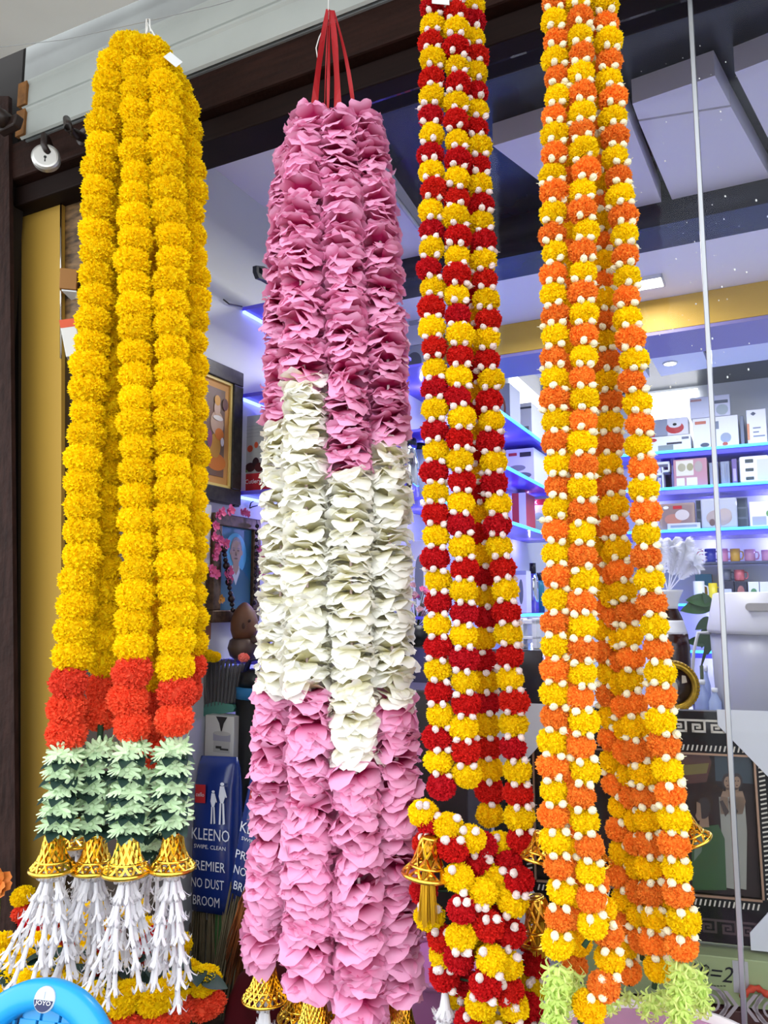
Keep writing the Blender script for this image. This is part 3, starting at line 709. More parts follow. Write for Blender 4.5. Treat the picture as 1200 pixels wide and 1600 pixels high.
for px, y0, y1, Y, tx in ((845, 1300, 1342, 1.20, .15), (930, 1318, 1352, 1.19, -.2), (1068, 1274, 1316, 1.16, -.42)):
    hang_bell(OG, px, y0, y1, Y, BELLO, 'none', tiltx=tx)
TUBZ = W(1020, 1557, 1.27).z
def limetail(px0, y0, px1, y1, Y, w=1.0):
    a, b = W(px0, y0, Y), W(px1, y1, Y); b.z = max(b.z, TUBZ + .03); s = cord(OG, [a, b], M_GF, .004, 'tail')
    for i, p in enumerate(sample([a, b], .0095)):
        for k in range(3):
            ang = 2 * PI * k / 3 + i * .9 + random.uniform(-.2, .2); e = Vector((math.cos(ang), math.sin(ang), -.75)).normalized()
            inst('lime_floret', random.choice(FLG), s, TRS(p + Vector((e.x, e.y, 0)) * .003, tilt(-e) @ rotZ(random.uniform(0, 6)), .0155 * w))
for q in ((870, 1512, 868, 1640, 1.11, 1.1), (893, 1520, 897, 1640, 1.19, 1.0), (1064, 1505, 1062, 1640, 1.12, 1.1), (1083, 1515, 1100, 1640, 1.17, 1.0), (1022, 1555, 1015, 1650, 1.17, 1.0), (955, 1560, 948, 1640, 1.18, .9), (1040, 1548, 1042, 1640, 1.2, .9), (985, 1555, 985, 1640, 1.22, .9)):
    limetail(*q)
mb = MB()
for x_, y_ in ((866, -22), (904, -26), (944, -18)):
    p_ = W(x_, y_, 1.15); mb.tube([p_, Vector((W(905 if x_ > 800 else 706, -60, 1.15).x, p_.y, zc_))], .0012, 5)
obj('hanging_thread', mb, MC['white_thread'], OG)
# ------------------------------------------------------------------ things in the shop
def carton(label, M, w, h, d, m, prints=(), texts=(), cat='box', name='carton', group=None, bev=.002):
    mb = MB(); mb.lbox(M, -w / 2, w / 2, 0, h, -d, 0, 0, bev); o = obj(name, mb, m); tag(o, label, cat, group)
    for i, (poly, pm) in enumerate(prints):
        q = MB(); q.flat(M, [(x * w, y * h) for x, y in poly], .0006 + .0003 * i); obj('print', q, pm, o)
    for (body, x, y, tw, th, tm, *sh_) in texts:
        text(body, tw * w, M @ Matrix.Translation((x * w, y * h, .002)), 'lettering', tm, o, th * h if th else None, *(sh_))
    return o
K = lambda c, r=.5: mat('card_' + c, c, r)
ink = mat('black_ink', '1a1a1c', .5); wink = mat('white_ink', 'f0f0f2', .5); redc = mat('red_card', 'b3242c', .45)

# padlock on the shutter's hasp, and the dark hook beside it
t = thing('padlock', 'round steel padlock hanging from a dark hasp under the shutter', 'padlock', W(73, 275, 1.80))
Mp = fr(W(72, 247, 1.80), Vector((.97, .25, 0)), Vector((0, 0, 1)))
mb = MB(); mb.lathe([(.002, -.012), (.030, -.012), (.034, -.008), (.034, .006), (.030, .011), (.026, .012), (.002, .012)], 32, Mp, 0, False); obj('lock_body', mb, steel, t)
mb = MB(); mb.prism(Mp, circ(0, -.004, .0035) , .012, .0128); mb.prism(Mp, [(-.0016, -.016), (.0016, -.016), (.001, -.004), (-.001, -.004)], .012, .0128); obj('keyhole', mb, ink, t)
mb = MB(); mb.tube([Mp @ Vector((-.006, .080, -.085)), Mp @ Vector((-.006, .072, -.03)), Mp @ Vector((-.005, .052, .012)), Mp @ Vector((-.004, .026, .014)), Mp @ Vector((.002, .014, .014)), Mp @ Vector((.006, .010, .008))], .008, 10); obj('shackle', mb, blackm, t)
t = thing('shutter_hook', 'dark bent iron hook sticking out below the shutter, right of the padlock', 'hook', W(120, 210, 1.80))
mb = MB(); mb.tube([W(104, 186, 1.78), W(107, 200, 1.74), W(116, 208, 1.76), W(130, 216, 1.80)], [.009, .011, .012, .011], 10); obj('hook_bar', mb, blackm, t)
mb = MB(); mb.lathe([(.001, -.006), (.024, -.004), (.022, .004), (.001, .006)], 18, fr(W(131, 214, 1.805), U, Z)); obj('washer', mb, blackm, t)
t = thing('hasp_bolt', 'rusty dark hasp bolt at the shutter\'s left end', 'bolt', W(18, 205, 1.86))
mb = MB(); M = fr(W(18, 195, 1.86), Vector((.8, -.45, 0)), Vector((.25, 0, 1))); mb.lbox(M, -.04, .03, -.016, .016, -.012, .012, 0, .004); obj('bar', mb, blackm, t)
mb = MB(); mb.lathe([(.001, -.02), (.022, -.02), (.024, 0), (.022, .02), (.001, .02)], 16, fr(W(2, 185, 1.85), U, Z)); obj('bolt_head', mb, blackm, t)
# small wooden bracket on the reveal, red-white carton beneath
t = thing('wall_bracket', 'small brown block with a white underside on the marbled panel', 'bracket', W(112, 470, 1.97))
M, w, h = place(94, 121, 424, 456, plane=WP(108, 440, P1 - N * .01, N), x=Vector((.97, .25, 0)))
mb = MB(); mb.lbox(M, -w / 2, w / 2, 0, h, -.02, .02, 0, .002); obj('block', mb, mat('brown_block', '9a6a32', .6), t)
mb = MB(); mb.add([M @ Vector(v) for v in ((-w * .35, -.002, .018), (w / 2, -.002, .018), (w * .62, -.016, -.04), (w * .2, -.01, -.04))] + [M @ Vector(v) for v in ((-w * .35, -.006, .018), (w / 2, -.006, .018), (w * .62, -.020, -.04), (w * .2, -.014, -.04))], [(0, 1, 2, 3), (7, 6, 5, 4), (0, 4, 5, 1), (1, 5, 6, 2), (2, 6, 7, 3), (3, 7, 4, 0)]); obj('bracket_plate', mb, white, t)
M, w, h = place(103, 128, 498, 556, plane=WP(115, 520, P1 + N * .0, N), x=Vector((.98, .2, 0)))
M = M @ Matrix.Rotation(.22, 4, 'Z')
carton('narrow white carton with an orange-red top leaning behind the yellow pillar', M, w, h, .03, mat('card_white', 'dcdcd8', .5), [(rect(-.5, .78, .5, 1), mat('card_orange', 'd8552a', .5))])

# left wall: frames
def wallframe(name, label, cat, px0, px1, py0, py1, fw, fd, fm, inner=None, off=.004, zb=None):
    Mf, w, h = place(px0, px1, py0, py1, plane=LW + U * (off + fd), x=N)
    t = thing(name, label, cat, Mf @ Vector((0, 0, -fd)))
    for nm, (x0, x1, y0, y1) in (('frame_rail', (-w / 2, w / 2, 0, fw)), ('frame_rail', (-w / 2, w / 2, h - fw, h)), ('frame_stile', (-w / 2, -w / 2 + fw, fw, h - fw)), ('frame_stile', (w / 2 - fw, w / 2, fw, h - fw))):
        mb = MB(); mb.lbox(Mf, x0, x1, y0, y1, -fd, 0, 0, .003); obj(nm, mb, fm, t)
    return t, Mf, w, h
fblack = mat('frame_black', '1d1a18', .4, noise=(60, .5), col2='36322e', spec=.2)
t, Mf, w, h = wallframe('framed_print', 'black framed devotional print on the white wall, tilted forward', 'picture', 288, 378, 562, 782, .045, .03, fblack)
q = MB()
matt = mat('mount_tan', 'c08a48', .6); goldf = mat('gilt_fillet', 'd8c070', .4)
fw = .045; X0, X1, Y0, Y1 = -w / 2 + fw, w / 2 - fw, fw, h - fw
q.lbox(Mf, X0, X1, Y0, Y1, -.018, -.012); obj('mount', q, matt, t)
q = MB()
for a in ((X0, X0 + .008, Y0, Y1), (X1 - .008, X1, Y0, Y1), (X0, X1, Y0, Y0 + .008), (X0, X1, Y1 - .008, Y1)): q.lbox(Mf, a[0], a[1], a[2], a[3], -.012, -.006)
obj('fillet', q, goldf, t)
paint = mat('print_ground', '7a4a3a', .5, noise=(9, .7), col2='5c5a4a')
q = MB(); g_ = .030; q.lbox(Mf, X0 + g_, X1 - g_, Y0 + g_, Y1 - g_, -.012, -.010); pr = obj('print', q, [paint], t)
q = MB(); PW, PH = (X1 - X0 - 2 * g_), (Y1 - Y0 - 2 * g_); c0, y0 = (X0 + X1) / 2 + .02, Y0 + g_
cols = [mat('pr_flesh', 'b89a84', .5), mat('pr_gold', 'c08a2e', .5), mat('pr_white', 'd8d2cc', .5), mat('pr_mauve', '8c4a6a', .5), mat('pr_orange', 'c8701e', .5), mat('pr_brown', '5a2e22', .5)]
for i, (x, y, rx, ry, c) in enumerate(((0, .16, .40, .10, 4), (-.05, .34, .22, .14, 1), (-.28, .40, .1, .1, 3), (.0, .60, .27, .14, 0), (.1, .48, .18, .07, 4), (.22, .40, .07, .05, 2), (-.02, .77, .13, .085, 0), (-.02, .86, .12, .06, 1), (.02, .66, .2, .03, 2), (.3, .84, .12, .07, 5))):
    q.flat(Mf, [(c0 + (x + a) * PW, y0 + (y + b) * PH) for a, b in circ(0, 0, rx, ry, 18)], -.0098 + .0003 * i, c)
obj('painted_figure', q, cols, t)

fbronze = mat('frame_bronze', '6a5340', .35, .5, noise=(70, .6))
t, Mf, w, h = wallframe('portrait_photo', 'bronze framed portrait of an elderly man in a blue jumper, hung with pink flowers', 'picture', 334, 407, 806, 972, .035, .03, fbronze)
fw = .035; X0, X1, Y0, Y1 = -w / 2 + fw, w / 2 - fw, fw, h - fw; PW, PH = X1 - X0, Y1 - Y0
q = MB(); q.lbox(Mf, X0, X1, Y0, Y1, -.02, -.012); obj('portrait_print', q, mat('portrait_blue', '2f7fae', .35, noise=(6, .5)), t)
q = MB(); cols = [mat('halo_blue', '58b0d8', .4), mat('jumper_blue', '3a6b88', .5), mat('shirt_white', 'd5dde0', .5), mat('skin_tan', 'b59a8c', .5), mat('hair_grey', '8a8280', .5), mat('face_shade', '7d655c', .5)]
def pe(x, y, rx, ry, c, i, n=20): q.flat(Mf, [(X0 + (x + a) * PW, Y0 + (y + b) * PH) for a, b in circ(0, 0, rx, ry, n)], -.0118 + .0003 * i, c)
def pp(poly, c, i): q.flat(Mf, [(X0 + x * PW, Y0 + y * PH) for x, y in poly], -.0118 + .0003 * i, c)
pe(.5, .68, .34, .26, 0, 1)
pp([(.02, .0), (.98, 0), (.98, .36), (.8, .46), (.62, .52), (.38, .52), (.2, .45), (.02, .34)], 1, 2)
pp([(.40, .54), (.62, .54), (.64, .46), (.52, .30), (.38, .46)], 2, 3)
pp([(.42, .6), (.60, .6), (.60, .50), (.52, .42), (.42, .5)], 3, 4)
pe(.51, .735, .175, .155, 4, 5); pe(.50, .70, .16, .15, 3, 6)
pe(.34, .70, .03, .035, 3, 6, 8); pe(.68, .70, .03, .035, 3, 6, 8)
for x in (.43, .57): pe(x, .725, .04, .012, 5, 7, 10); pe(x, .75, .05, .008, 4, 7, 10)
pp([(.49, .72), (.53, .66), (.47, .66)], 5, 7); pe(.50, .625, .06, .01, 5, 7, 10)
obj('painted_portrait', q, cols, t)
# garland of pink cloth flowers and beads around the portrait
def blossom(seed, m, n=9):
    random.seed(seed); mb = MB()
    for i in range(n):
        a = 2 * PI * i / n + random.uniform(-.2, .2); e = random.uniform(.1, .9); d = Vector((math.cos(a), math.sin(a), e)).normalized(); b = Vector((-d.y, d.x, 0)).normalized(); u = d.cross(b)
        vs = [d * .15 - b * .2, d * .15 + b * .2, d * .7 - b * .38 + u * .1, d * .75, d * .7 + b * .38 + u * .1, d * 1 - b * .2, d * 1.05 + u * .1, d + b * .2]
        mb.add(vs, [(0, 1, 3), (0, 3, 2), (1, 4, 3), (2, 3, 6, 5), (3, 4, 7, 6)], 0, True)
    mb.ell((0, 0, .1), (.3, .3, .25), 8, 5); return mb.mesh('blossom', m)
pinkf = mat('pink_blossom', 'd95c8e', .6, var=.15); BLO = [blossom(s, pinkf) for s in (3, 4)]
t = thing('flower_string', 'string of pink cloth flowers and dark beads draped round the portrait', 'garland', Mf @ Vector((0, h * .3, .02)))
def wl(px, py, off=.045): return WP(px, py, LW + U * off, U)
Rn = tilt(U)
for px, py, r in ((345, 800, .017), (358, 797, .018), (340, 806, .014), (379, 800, .016), (335, 822, .016), (333, 838, .014), (341, 845, .018), (350, 850, .019), (337, 858, .017), (335, 870, .014), (329, 892, .019), (336, 897, .016), (355, 893, .020), (357, 905, .015), (404, 858, .016), (408, 868, .020), (412, 880, .018), (408, 893, .018)):
    inst('blossom', random.choice(BLO), t, TRS(wl(px, py), Rn @ rotZ(random.uniform(0, 6)), r))
inst('blossom', BLO[0], t, TRS(wl(385, 803), Rn, .013)).data
mb = MB(); mb.tube([wl(334, 805), wl(352, 850), wl(356, 890), wl(360, 940), wl(366, 960)], .0012, 4); mb.tube([wl(401, 812), wl(404, 850), wl(400, 900), wl(395, 950)], .0012, 4); obj('bead_thread', mb, ink, t)
BEAD = MB().ell((0, 0, 0), (1, 1, 1), 8, 5).mesh('bead', mat('dark_bead', '2a1c20', .3))
for i in range(12):
    u = i / 11; inst('bead', BEAD, t, TRS(wl(350 + 14 * u, 858 + 95 * u), Matrix(), .0075 if i % 3 else .011))
    inst('bead', BEAD, t, TRS(wl(402 - 4 * u, 822 + 120 * u), Matrix(), .007))
for px, py in ((344, 936), (409, 924)):
    inst('blossom', blossom(9, mat('ochre_bead', 'b9822e', .5)), t, TRS(wl(px, py), Rn, .014))

# ganesh-like clay pot on a bowl, standing on the low shelf: a hooded brown clay lamp
shelfm = mat('shelf_glass_violet', '7a70e8', .15, trans=.35, spec=.5)
led = mat('led_strip_violet', '6a7cff', .5, emit=5); ledc = mat('led_strip_cyan', '39b4ff', .5, emit=4.5)
def glow(loc, p, col=(.42, .36, 1)):
    l = bpy.data.lights.new('led_strip_light', 'POINT'); l.energy = p; l.color = col; l.shadow_soft_size = .004
    o = bpy.data.objects.new('led_strip_light', l); COL.objects.link(o); o.location = loc
def wshelf(label, px, py, t1, dep=.27):
    """glass shelf on the left wall; its near lower corner at the wall measured"""
    p = WP(px, py, LW, U); t0 = (p - LW).dot(N); z = p.z
    t = thing('wall_shelf', label, 'shelf', along(LW, .0, (t0 + t1) / 2, z - .012))
    mb = MB(); ubox(mb, LW, .002, dep, t0, t1, z - .012, z, 0, .001); obj('glass_board', mb, shelfm, t)
    mb = MB(); ubox(mb, LW, .003, .012, t0, t1, z - .02, z - .0125); obj('led_strip', mb, led, t)
    n = max(1, int((t1 - t0) / .5))
    for i in range(n): glow(along(LW, .10, t0 + (t1 - t0) * (i + .4) / n, z - .09), 2.2)
    return z, t0
zA, tA = wshelf('top glass shelf of the near rack on the left wall, lit violet', 378, 480, .85)
zB, tB = wshelf('second glass shelf of the near rack, beside the black framed print', 376, 616, .85)
zC, tC = wshelf('third glass shelf of the near rack, under the cutlery box', 368, 768, .85)
zD, tD = wshelf('lowest glass shelf of the near rack, under the clay pot', 344, 1030, .85)
zF = []
for lb, py in (('topmost glass shelf of the far left rack', 648), ('middle glass shelf of the far left rack, above the BOX carton', 728), ('third glass shelf of the far left rack, above the flasks', 812), ('lowest glass shelf of the far left rack, under the flasks', 960)):
    p = WP(790, py, LW + U * .27, U); z = p.z
    t = thing('wall_shelf', lb + ', lit violet', 'shelf', along(LW, 0, 2.1, z - .012)); t0, t1 = 1.05, 3.3
    mb = MB(); ubox(mb, LW, .002, .27, t0, t1, z - .012, z, 0, .001); obj('glass_board', mb, shelfm, t)
    mb = MB(); ubox(mb, LW, .270, .276, t0, t1, z - .014, z + .001); obj('led_strip', mb, ledc, t); zF.append(z)
    for i in range(4): glow(along(LW, .1, t0 + .28 + i * .56, z - .06), 1.3)
# cookware on the near rack
def lpt(s, t, z): return along(LW, s, t, z)
def onleft(px, t_off_s):                                   # t on the wall for a pixel column at distance s from the wall
    p = WP(px, 700, LW + U * t_off_s, U); return (p - LW).dot(N)
t = thing('frying_pan', 'black pan on the top near shelf, handle with a square hole pointing out', 'pan', lpt(.16, tA + .30, zA))
c = lpt(.15, tA + .32, zA)
mb = MB(); mb.lathe([(.001, .002), (.09, 0), (.11, .05), (.113, .05), (.094, -.0 + .004), (.001, .006)], 28, Matrix.Translation(c)); obj('pan_body', mb, black, t)
hp = WP(405, 425, LW + U * .14, U); d = (c + Z * .05 - hp); d.normalize(); Mh = fr(hp, Vector((d.x, d.y, d.z)), d.cross(Vector((0, 1, 0))) * -1)
mb = MB(); L = (c - hp).length - .1
for poly in ([(-.022, .008), (-.010, .024), (.016, .02), (.016, .008)], [(-.022, .008), (-.022, -.010), (-.010, -.010), (-.010, .008)], [(-.022, -.010), (.016, -.022), (.016, -.010)], [(.006, -.010), (.016, -.010), (.016, .008), (.006, .008)], [(.016, -.022), (L, -.012), (L, .012), (.016, .02)]):
    mb.prism(Mh, poly, -.007, .007)
obj('handle', mb, mat('pan_handle', '1b1d2a', .3), t)
t = thing('pressure_cooker', 'black pressure cooker with loop handle on the second near shelf', 'cooker', lpt(.14, tB + .17, zB))
c = lpt(.15, tB + .17, zB)
mb = MB(); mb.lathe([(.001, 0), (.085, 0), (.095, .02), (.095, .08), (.1, .085), (.1, .095), (.07, .115), (.02, .125), (.001, .125)], 28, Matrix.Translation(c)); obj('cooker_body', mb, mat('dark_anodised', '3c3c44', .3, .6), t)
mb = MB(); mb.lathe([(.0, .12), (.02, .12), (.022, .15), (.001, .155)], 14, Matrix.Translation(c)); obj('lid_knob', mb, black, t)
mb = MB(); e = (WP(388, 567, LW + U * .15, U) - c); e.z = 0; e.normalize(); a = c + e * .09 + Z * .11
mb.tube([a, a + e * .04 + Z * .025, a + e * .075 + Z * .02, a + e * .078 - Z * .008, a + e * .04 - Z * .012, a], .011, 8); obj('loop_handle', mb, black, t)
M, w, h = place(374, 430, 648, 765, plane=lpt(.03, tC + .05, 0), x=U, zb=zC)
cutl = carton('grey and red cutlery set carton with printed tomatoes on the third near shelf', M, .27, h, .12, mat('carton_grey', 'a8acab', .5), [(rect(-.5, 0, .5, .25), redc)])
xs = M.inverted() @ WP(374, 700, lpt(.03, tC + .05, 0), N); ofs = -.5
for i, (x, y, rx, ry, c) in enumerate(((-.40, .60, .035, .03, 'c2502e'), (-.22, .57, .05, .045, 'b84a2c'), (-.05, .61, .035, .04, 'c2502e'), (-.40, .50, .035, .025, 'c2502e'), (-.2, .33, .09, .06, '3a1418'), (-.05, .38, .06, .07, '2a1016'), (.05, .32, .08, .06, '4a161a'), (-.36, .285, .06, .02, '6a8a4a'))):
    q = MB(); q.flat(M, [((x + a) * w * 1.0 - 0, (y + b) * h) for a, b in circ(0, 0, rx * 1.6, ry, 14)], .0008 + .0002 * i); obj('print', q, K(c), cutl)
text('Cutlery Set', .09, M @ Matrix.Translation((.0, h * .14, .002)), 'lettering', wink, cutl)
for i in range(4):
    q = MB(); q.flat(M, rect(-.35 * w, h * (.72 + .045 * i), .4 * w, h * (.726 + .045 * i)), .001); obj('print', q, K('8f9494'), cutl)
# clay pot
t = thing('clay_pot', 'brown clay pot with a pointed hood standing in a dark bowl below the portrait', 'pot', W(381, 1015, 2.22))
c = Vector((W(381, 1015, 2.24).x, W(381, 1015, 2.24).y, zD)); k = 2.24 / 1200
mb = MB(); mb.lathe([(.001, 0), (13 * k, 0), (21 * k, 6 * k), (25 * k, 18 * k), (22 * k, 30 * k), (18 * k, 33 * k), (.001, 30 * k)], 28, Matrix.Translation(c)); obj('bowl', mb, mat('dark_clay', '5a4a44', .4, .3), t)
mb = MB(); mb.lathe([(.001, 30 * k), (17 * k, 32 * k), (21 * k, 45 * k), (21 * k, 58 * k), (17 * k, 72 * k), (10 * k, 82 * k), (4 * k, 87 * k), (.001, 88 * k)], 28, Matrix.Translation(c)); obj('hood', mb, mat('brown_clay', '6b4630', .55, noise=(20, .3)), t)
mb = MB(); mb.tube([c + Vector((8 * k, -.03, 58 * k)), c + Vector((13 * k, -.036, 61 * k))], [.006, .002], 6); mb.ell(c + Vector((2 * k, -.037, 52 * k)), (.006, .004, .01), 8, 6); obj('spout', mb, mat('brown_clay_dark', '3c241a', .6), t)
mb = MB(); mb.tube([c + Vector((14 * k, -.02, 30 * k)), c + Vector((28 * k, -.02, 32 * k)), c + Vector((40 * k, -.01, 27 * k))], [.014, .012, .008], 8); obj('handle', mb, MC['dark_clay'], t)
for px, py, Y, r, fam, lb in ((325, 1000, 2.18, .022, PY_, 'yellow marigold head lying left of the clay pot'), (335, 1022, 2.16, .019, PY_, 'yellow marigold head lying on the lowest near shelf behind the brush')):
    p = W(px, py, Y); 
    o = bpy.data.objects.new('fallen_flower', fam[0]); COL.objects.link(o); o.location = (p.x, p.y, zD + r * .72); o.scale = (r,) * 3; tag(o, lb, 'flower')
p = W(381, 1022, 2.15); o = bpy.data.objects.new('fallen_flower', family('carnation', [mat('salmon_petal', 'ee8478', .7)], [pompon(77, 120, .26, .8, .12)])[0][0]); COL.objects.link(o); o.location = (p.x, p.y, zD + .012); o.scale = (.016,) * 3; tag(o, 'salmon pink flower head on the lowest near shelf in front of the pot', 'flower')
M, w, h = place(303, 330, 970, 1000, plane=LW + U * .012, x=N); carton('small brown wooden plaque on the white wall left of the clay pot', M, w, h, .01, mat('plaque_wood', '8a5a30', .5), name='wall_plaque', cat='plaque')
M, w, h = place(308, 329, 786, 886, plane=LW + U * .022, x=N); o = carton('white switch box on the wall left of the portrait', M, w, h, .02, white, [(circ(.2, .3, .06, .012, 8), ink), (circ(.2, .25, .06, .012, 8), ink)], name='switch_box', cat='switch', bev=.004)
t = thing('shelf_cable', 'thin dark cable looping along the wall beside the near shelves', 'cable', WP(365, 780, LW, U))
mb = MB(); mb.tube([WP(390, 794, LW + U * .004, U), WP(392, 786, LW + U * .006, U), WP(396, 783, LW + U * .006, U)], .002, 5); mb.tube([WP(390, 794, LW + U * .004, U), WP(394, 792, LW + U * .012, U), WP(402, 790, LW + U * .012, U)], .002, 5); mb.tube([WP(349, 468, LW + U * .01, U), WP(358, 475, LW + U * .01, U), WP(378, 479, LW + U * .01, U)], .0025, 5); obj('wire', mb, ink, t)
mb = MB(); ubox(mb, WP(367, 790, LW + U * .02, U) , -.008, .008, -.012, .012, WP(367, 794, LW, U).z, WP(367, 786, LW, U).z); obj('plug', mb, ink, t)

# far left rack: cartons and flasks
LTOP = [0]
def lcarton(label, px0, px1, py0, z, s, m, prints=(), texts=(), d=.2):
    pl = lpt(s, 0, 0)
    t = onleft((px0 + px1) / 2, s); P = lpt(s, t, 0)
    M, w, h = place(px0, px1, py0, 800, plane=P, x=U, zb=z + .001); top = min([WP((px0 + px1) / 2, py0, P, N).z] + [q - .035 for q in zF if q > z + .05])
    LTOP[0] = top
    return carton(label, M, w, top - z, d, m, prints, texts)
cw = mat('carton_white', 'e4e4ea', .45); cg = mat('carton_pale', 'c3c6d2', .45)
lcarton('tall pale carton on the topmost far left shelf, nearest', 768, 800, 600, zF[0], .15, cg, [(circ(0, .45, .3, .3), K('b0583a')), (circ(0, .45, .2, .2), K('d8d8d8'))])
lcarton('white carton on the topmost far left shelf, further back', 803, 834, 630, zF[0], .16, cw, [(rect(-.5, .85, .5, .9), K('555a66')), (rect(-.1, .2, .35, .4), K('8a8a92'))], d=.3)
lcarton('white kadhai set carton with printed pans above the BOX carton', 792, 836, 682, zF[1], .14, cw, [(circ(-.1, .5, .3, .08), K('8a8a90')), (circ(.1, .3, .3, .08), K('6a6a72')), (rect(-.4, .82, -.1, .9), redc), (rect(0, .78, .4, .9), ink)], d=.32)
lcarton('red edged white carton on the third far left shelf', 800, 822, 762, zF[2], .13, mat('carton_red', 'c2343a', .45), [(rect(.0, 0, .5, 1), cw)], d=.2)
lcarton('white and red carton lettered BOX on the third far left shelf', 820, 856, 766, zF[2], .15, cw, [(rect(-.5, .84, .5, 1), redc), (circ(.1, .4, .3, .25), K('a8c8b0'))], [('BOX', -.15, .92, .4, .1, wink)], d=.2)
for i, (px, py0, r, m, lb) in enumerate(((812, 885, .035, mat('flask_box', 'b8bcc8', .4), None), (828, 880, .032, chrome, 'steel flask with black cap on the lowest far left shelf'), (838, 895, .028, mat('teal_flask', '2a7a8c', .3), 'teal flask right of the steel flask'))):
    if lb is None:
        lcarton('narrow white flask carton left of the steel flask', 803, 820, 892, zF[3], .14, cw, [(circ(0, .5, .2, .3), K('6a7078')), (rect(-.5, .9, .5, 1), K('9aa0b8'))], d=.1); continue
    tt = onleft(px, .15); c = lpt(.15, tt, zF[3] + .001); H = WP(px, py0, c, N).z - c.z
    t = thing('steel_flask', lb, 'flask', c)
    mb = MB(); mb.lathe([(.001, 0), (r, 0), (r, H * .68), (r * .6, H * .8), (.001, H * .8)], 18, Matrix.Translation(c)); obj('flask_body', mb, m, t)
    mb = MB(); mb.lathe([(.001, H * .8), (r * .62, H * .8), (r * .6, H), (.001, H)], 16, Matrix.Translation(c)); obj('cap', mb, black, t)
# strip between the pink and the red garland
lcarton('pale carton under it on the topmost far left shelf, behind the pink garland', 628, 668, 540, zF[0], .11, mat('carton_slate', '8a90a0', .4), [(circ(0, .5, .3, .3), K('484c5a'))], d=.2)
lcarton('white carton with red lettering high on the far left rack', 634, 668, 462, LTOP[0] + .001, .12, cg, [(rect(-.2, .85, .4, .92), redc), (rect(-.3, .4, .3, .7), K('9aa0a8'))], d=.2)
t = thing('saute_pan', 'black lidded pan seen between pink and red garlands on the middle shelf', 'pan', lpt(.15, 1.42, zF[1]))
c = lpt(.15, 1.42, zF[1]); mb = MB(); mb.lathe([(.001, 0), (.09, 0), (.12, .055), (.124, .055), (.1, .08), (.02, .1), (.001, .1)], 24, Matrix.Translation(c)); obj('pan_body', mb, black, t)
mb = MB(); mb.lathe([(.0, .1), (.018, .1), (.022, .125), (.0, .13)], 12, Matrix.Translation(c)); obj('lid_knob', mb, chrome, t)
for i, (px, lb) in enumerate(((637, 'black handled steel jug behind the cream petals on the third shelf'), (655, 'clear glass jar behind the red garland on the third shelf'))):
    tt = onleft(px, .14); c = lpt(.14, tt, zF[2] + .001); t = thing('jug' if i == 0 else 'glass_jar', lb, 'jug' if i == 0 else 'jar', c); r = .05
    mb = MB(); mb.lathe([(.001, 0), (r, 0), (r * .9, .15), (r * .7, .2), (r * .8, .22), (.001, .22)], 18, Matrix.Translation(c)); obj('jug_body' if i == 0 else 'jar_body', mb, chrome if i == 0 else mat('jar_glass', 'b8c0d0', .1, trans=.4), t)
    mb = MB(); mb.lathe([(.001, .22), (r * .8, .22), (r * .7, .25), (.001, .255)], 16, Matrix.Translation(c)); obj('lid', mb, black, t)
lcarton('white appliance carton on the lowest shelf behind the pink garland', 634, 668, 845, zF[3], .12, cw, [(circ(.1, .5, .2, .3), K('787c84'))], d=.2)
# ------------------------------------------------------------------ back wall: lit shelves
BF = BW - N * .30                                          # front edge of the shelves
def bz_(px, py): return WP(px, py, BF, N).z
sB = (WP(1000, 760, BF, N) - BW).dot(U)
zs = [bz_(1115, 699), bz_(1115, 758), bz_(1115, 826), bz_(1085, 944), bz_(1090, 1017)]
for z, lb in zip(zs, ('top', 'second', 'third', 'fourth', 'lowest')):
    t = thing('display_shelf', lb + ' violet glass shelf of the back wall behind the window', 'shelf', along(BW, 1.2, -.15, z - .03))
    mb = MB(); ubox(mb, BW, .55, 1.98, -.30, -.002, z - .045, z - .012, 0, .002); obj('glass_board', mb, shelfm, t)
    mb = MB(); ubox(mb, BW, .55, 1.98, -.312, -.301, z - .012, z + .003); obj('led_strip', mb, ledc, t)
    for i in range(4): glow(along(BW, .75 + .36 * i, -.1, z - .09), 1.1, (.55, .55, 1))
lp = mat('glow_panel', 'ffffff', .5, emit=3.2)
def bplace(px0, px1, py0, z, dt=.02):
    P = BF + N * dt; M, w, h = place(px0, px1, py0, 900, plane=P, x=U, zb=z + .004); top = WP((px0 + px1) / 2, py0, P, N).z
    return M, w, top - z - .004
def bc(label, px0, px1, py0, z, m, prints=(), texts=(), d=.2, dt=.02, name='carton', cat='box', bev=.003):
    M, w, h = bplace(px0, px1, py0, z, dt); return carton(label, M, w, h, d, m, prints, texts, cat, name, None, bev)
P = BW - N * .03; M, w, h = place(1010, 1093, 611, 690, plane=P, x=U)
t = thing('glow_panel', 'glowing white panel on the back wall above the top shelf', 'lamp', M.translation)
mb = MB(); mb.lbox(M, -w / 2, w / 2, 0, h, -.02, 0); obj('glow_face', mb, lp, t)
M, w, h = place(866, 925, 590, 660, plane=P, x=U)
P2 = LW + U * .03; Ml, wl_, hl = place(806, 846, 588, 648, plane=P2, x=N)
t = thing('glow_panel', 'added glowing patch for the overexposed wall high on the far left between the two marigold garlands', 'lamp', Ml.translation)
mb = MB(); mb.lbox(Ml, -wl_ / 2, wl_ / 2, 0, hl, -.02, 0); obj('glow_face', mb, lp, t)  # emissive slab added for the overexposed white wall, no fixture there
bw_ = mat('carton_bright', 'e6e7ef', .45); bg = mat('carton_greyblue', '8c93a4', .45); brd = mat('carton_rose', 'b58490', .45)
z = zs[0]
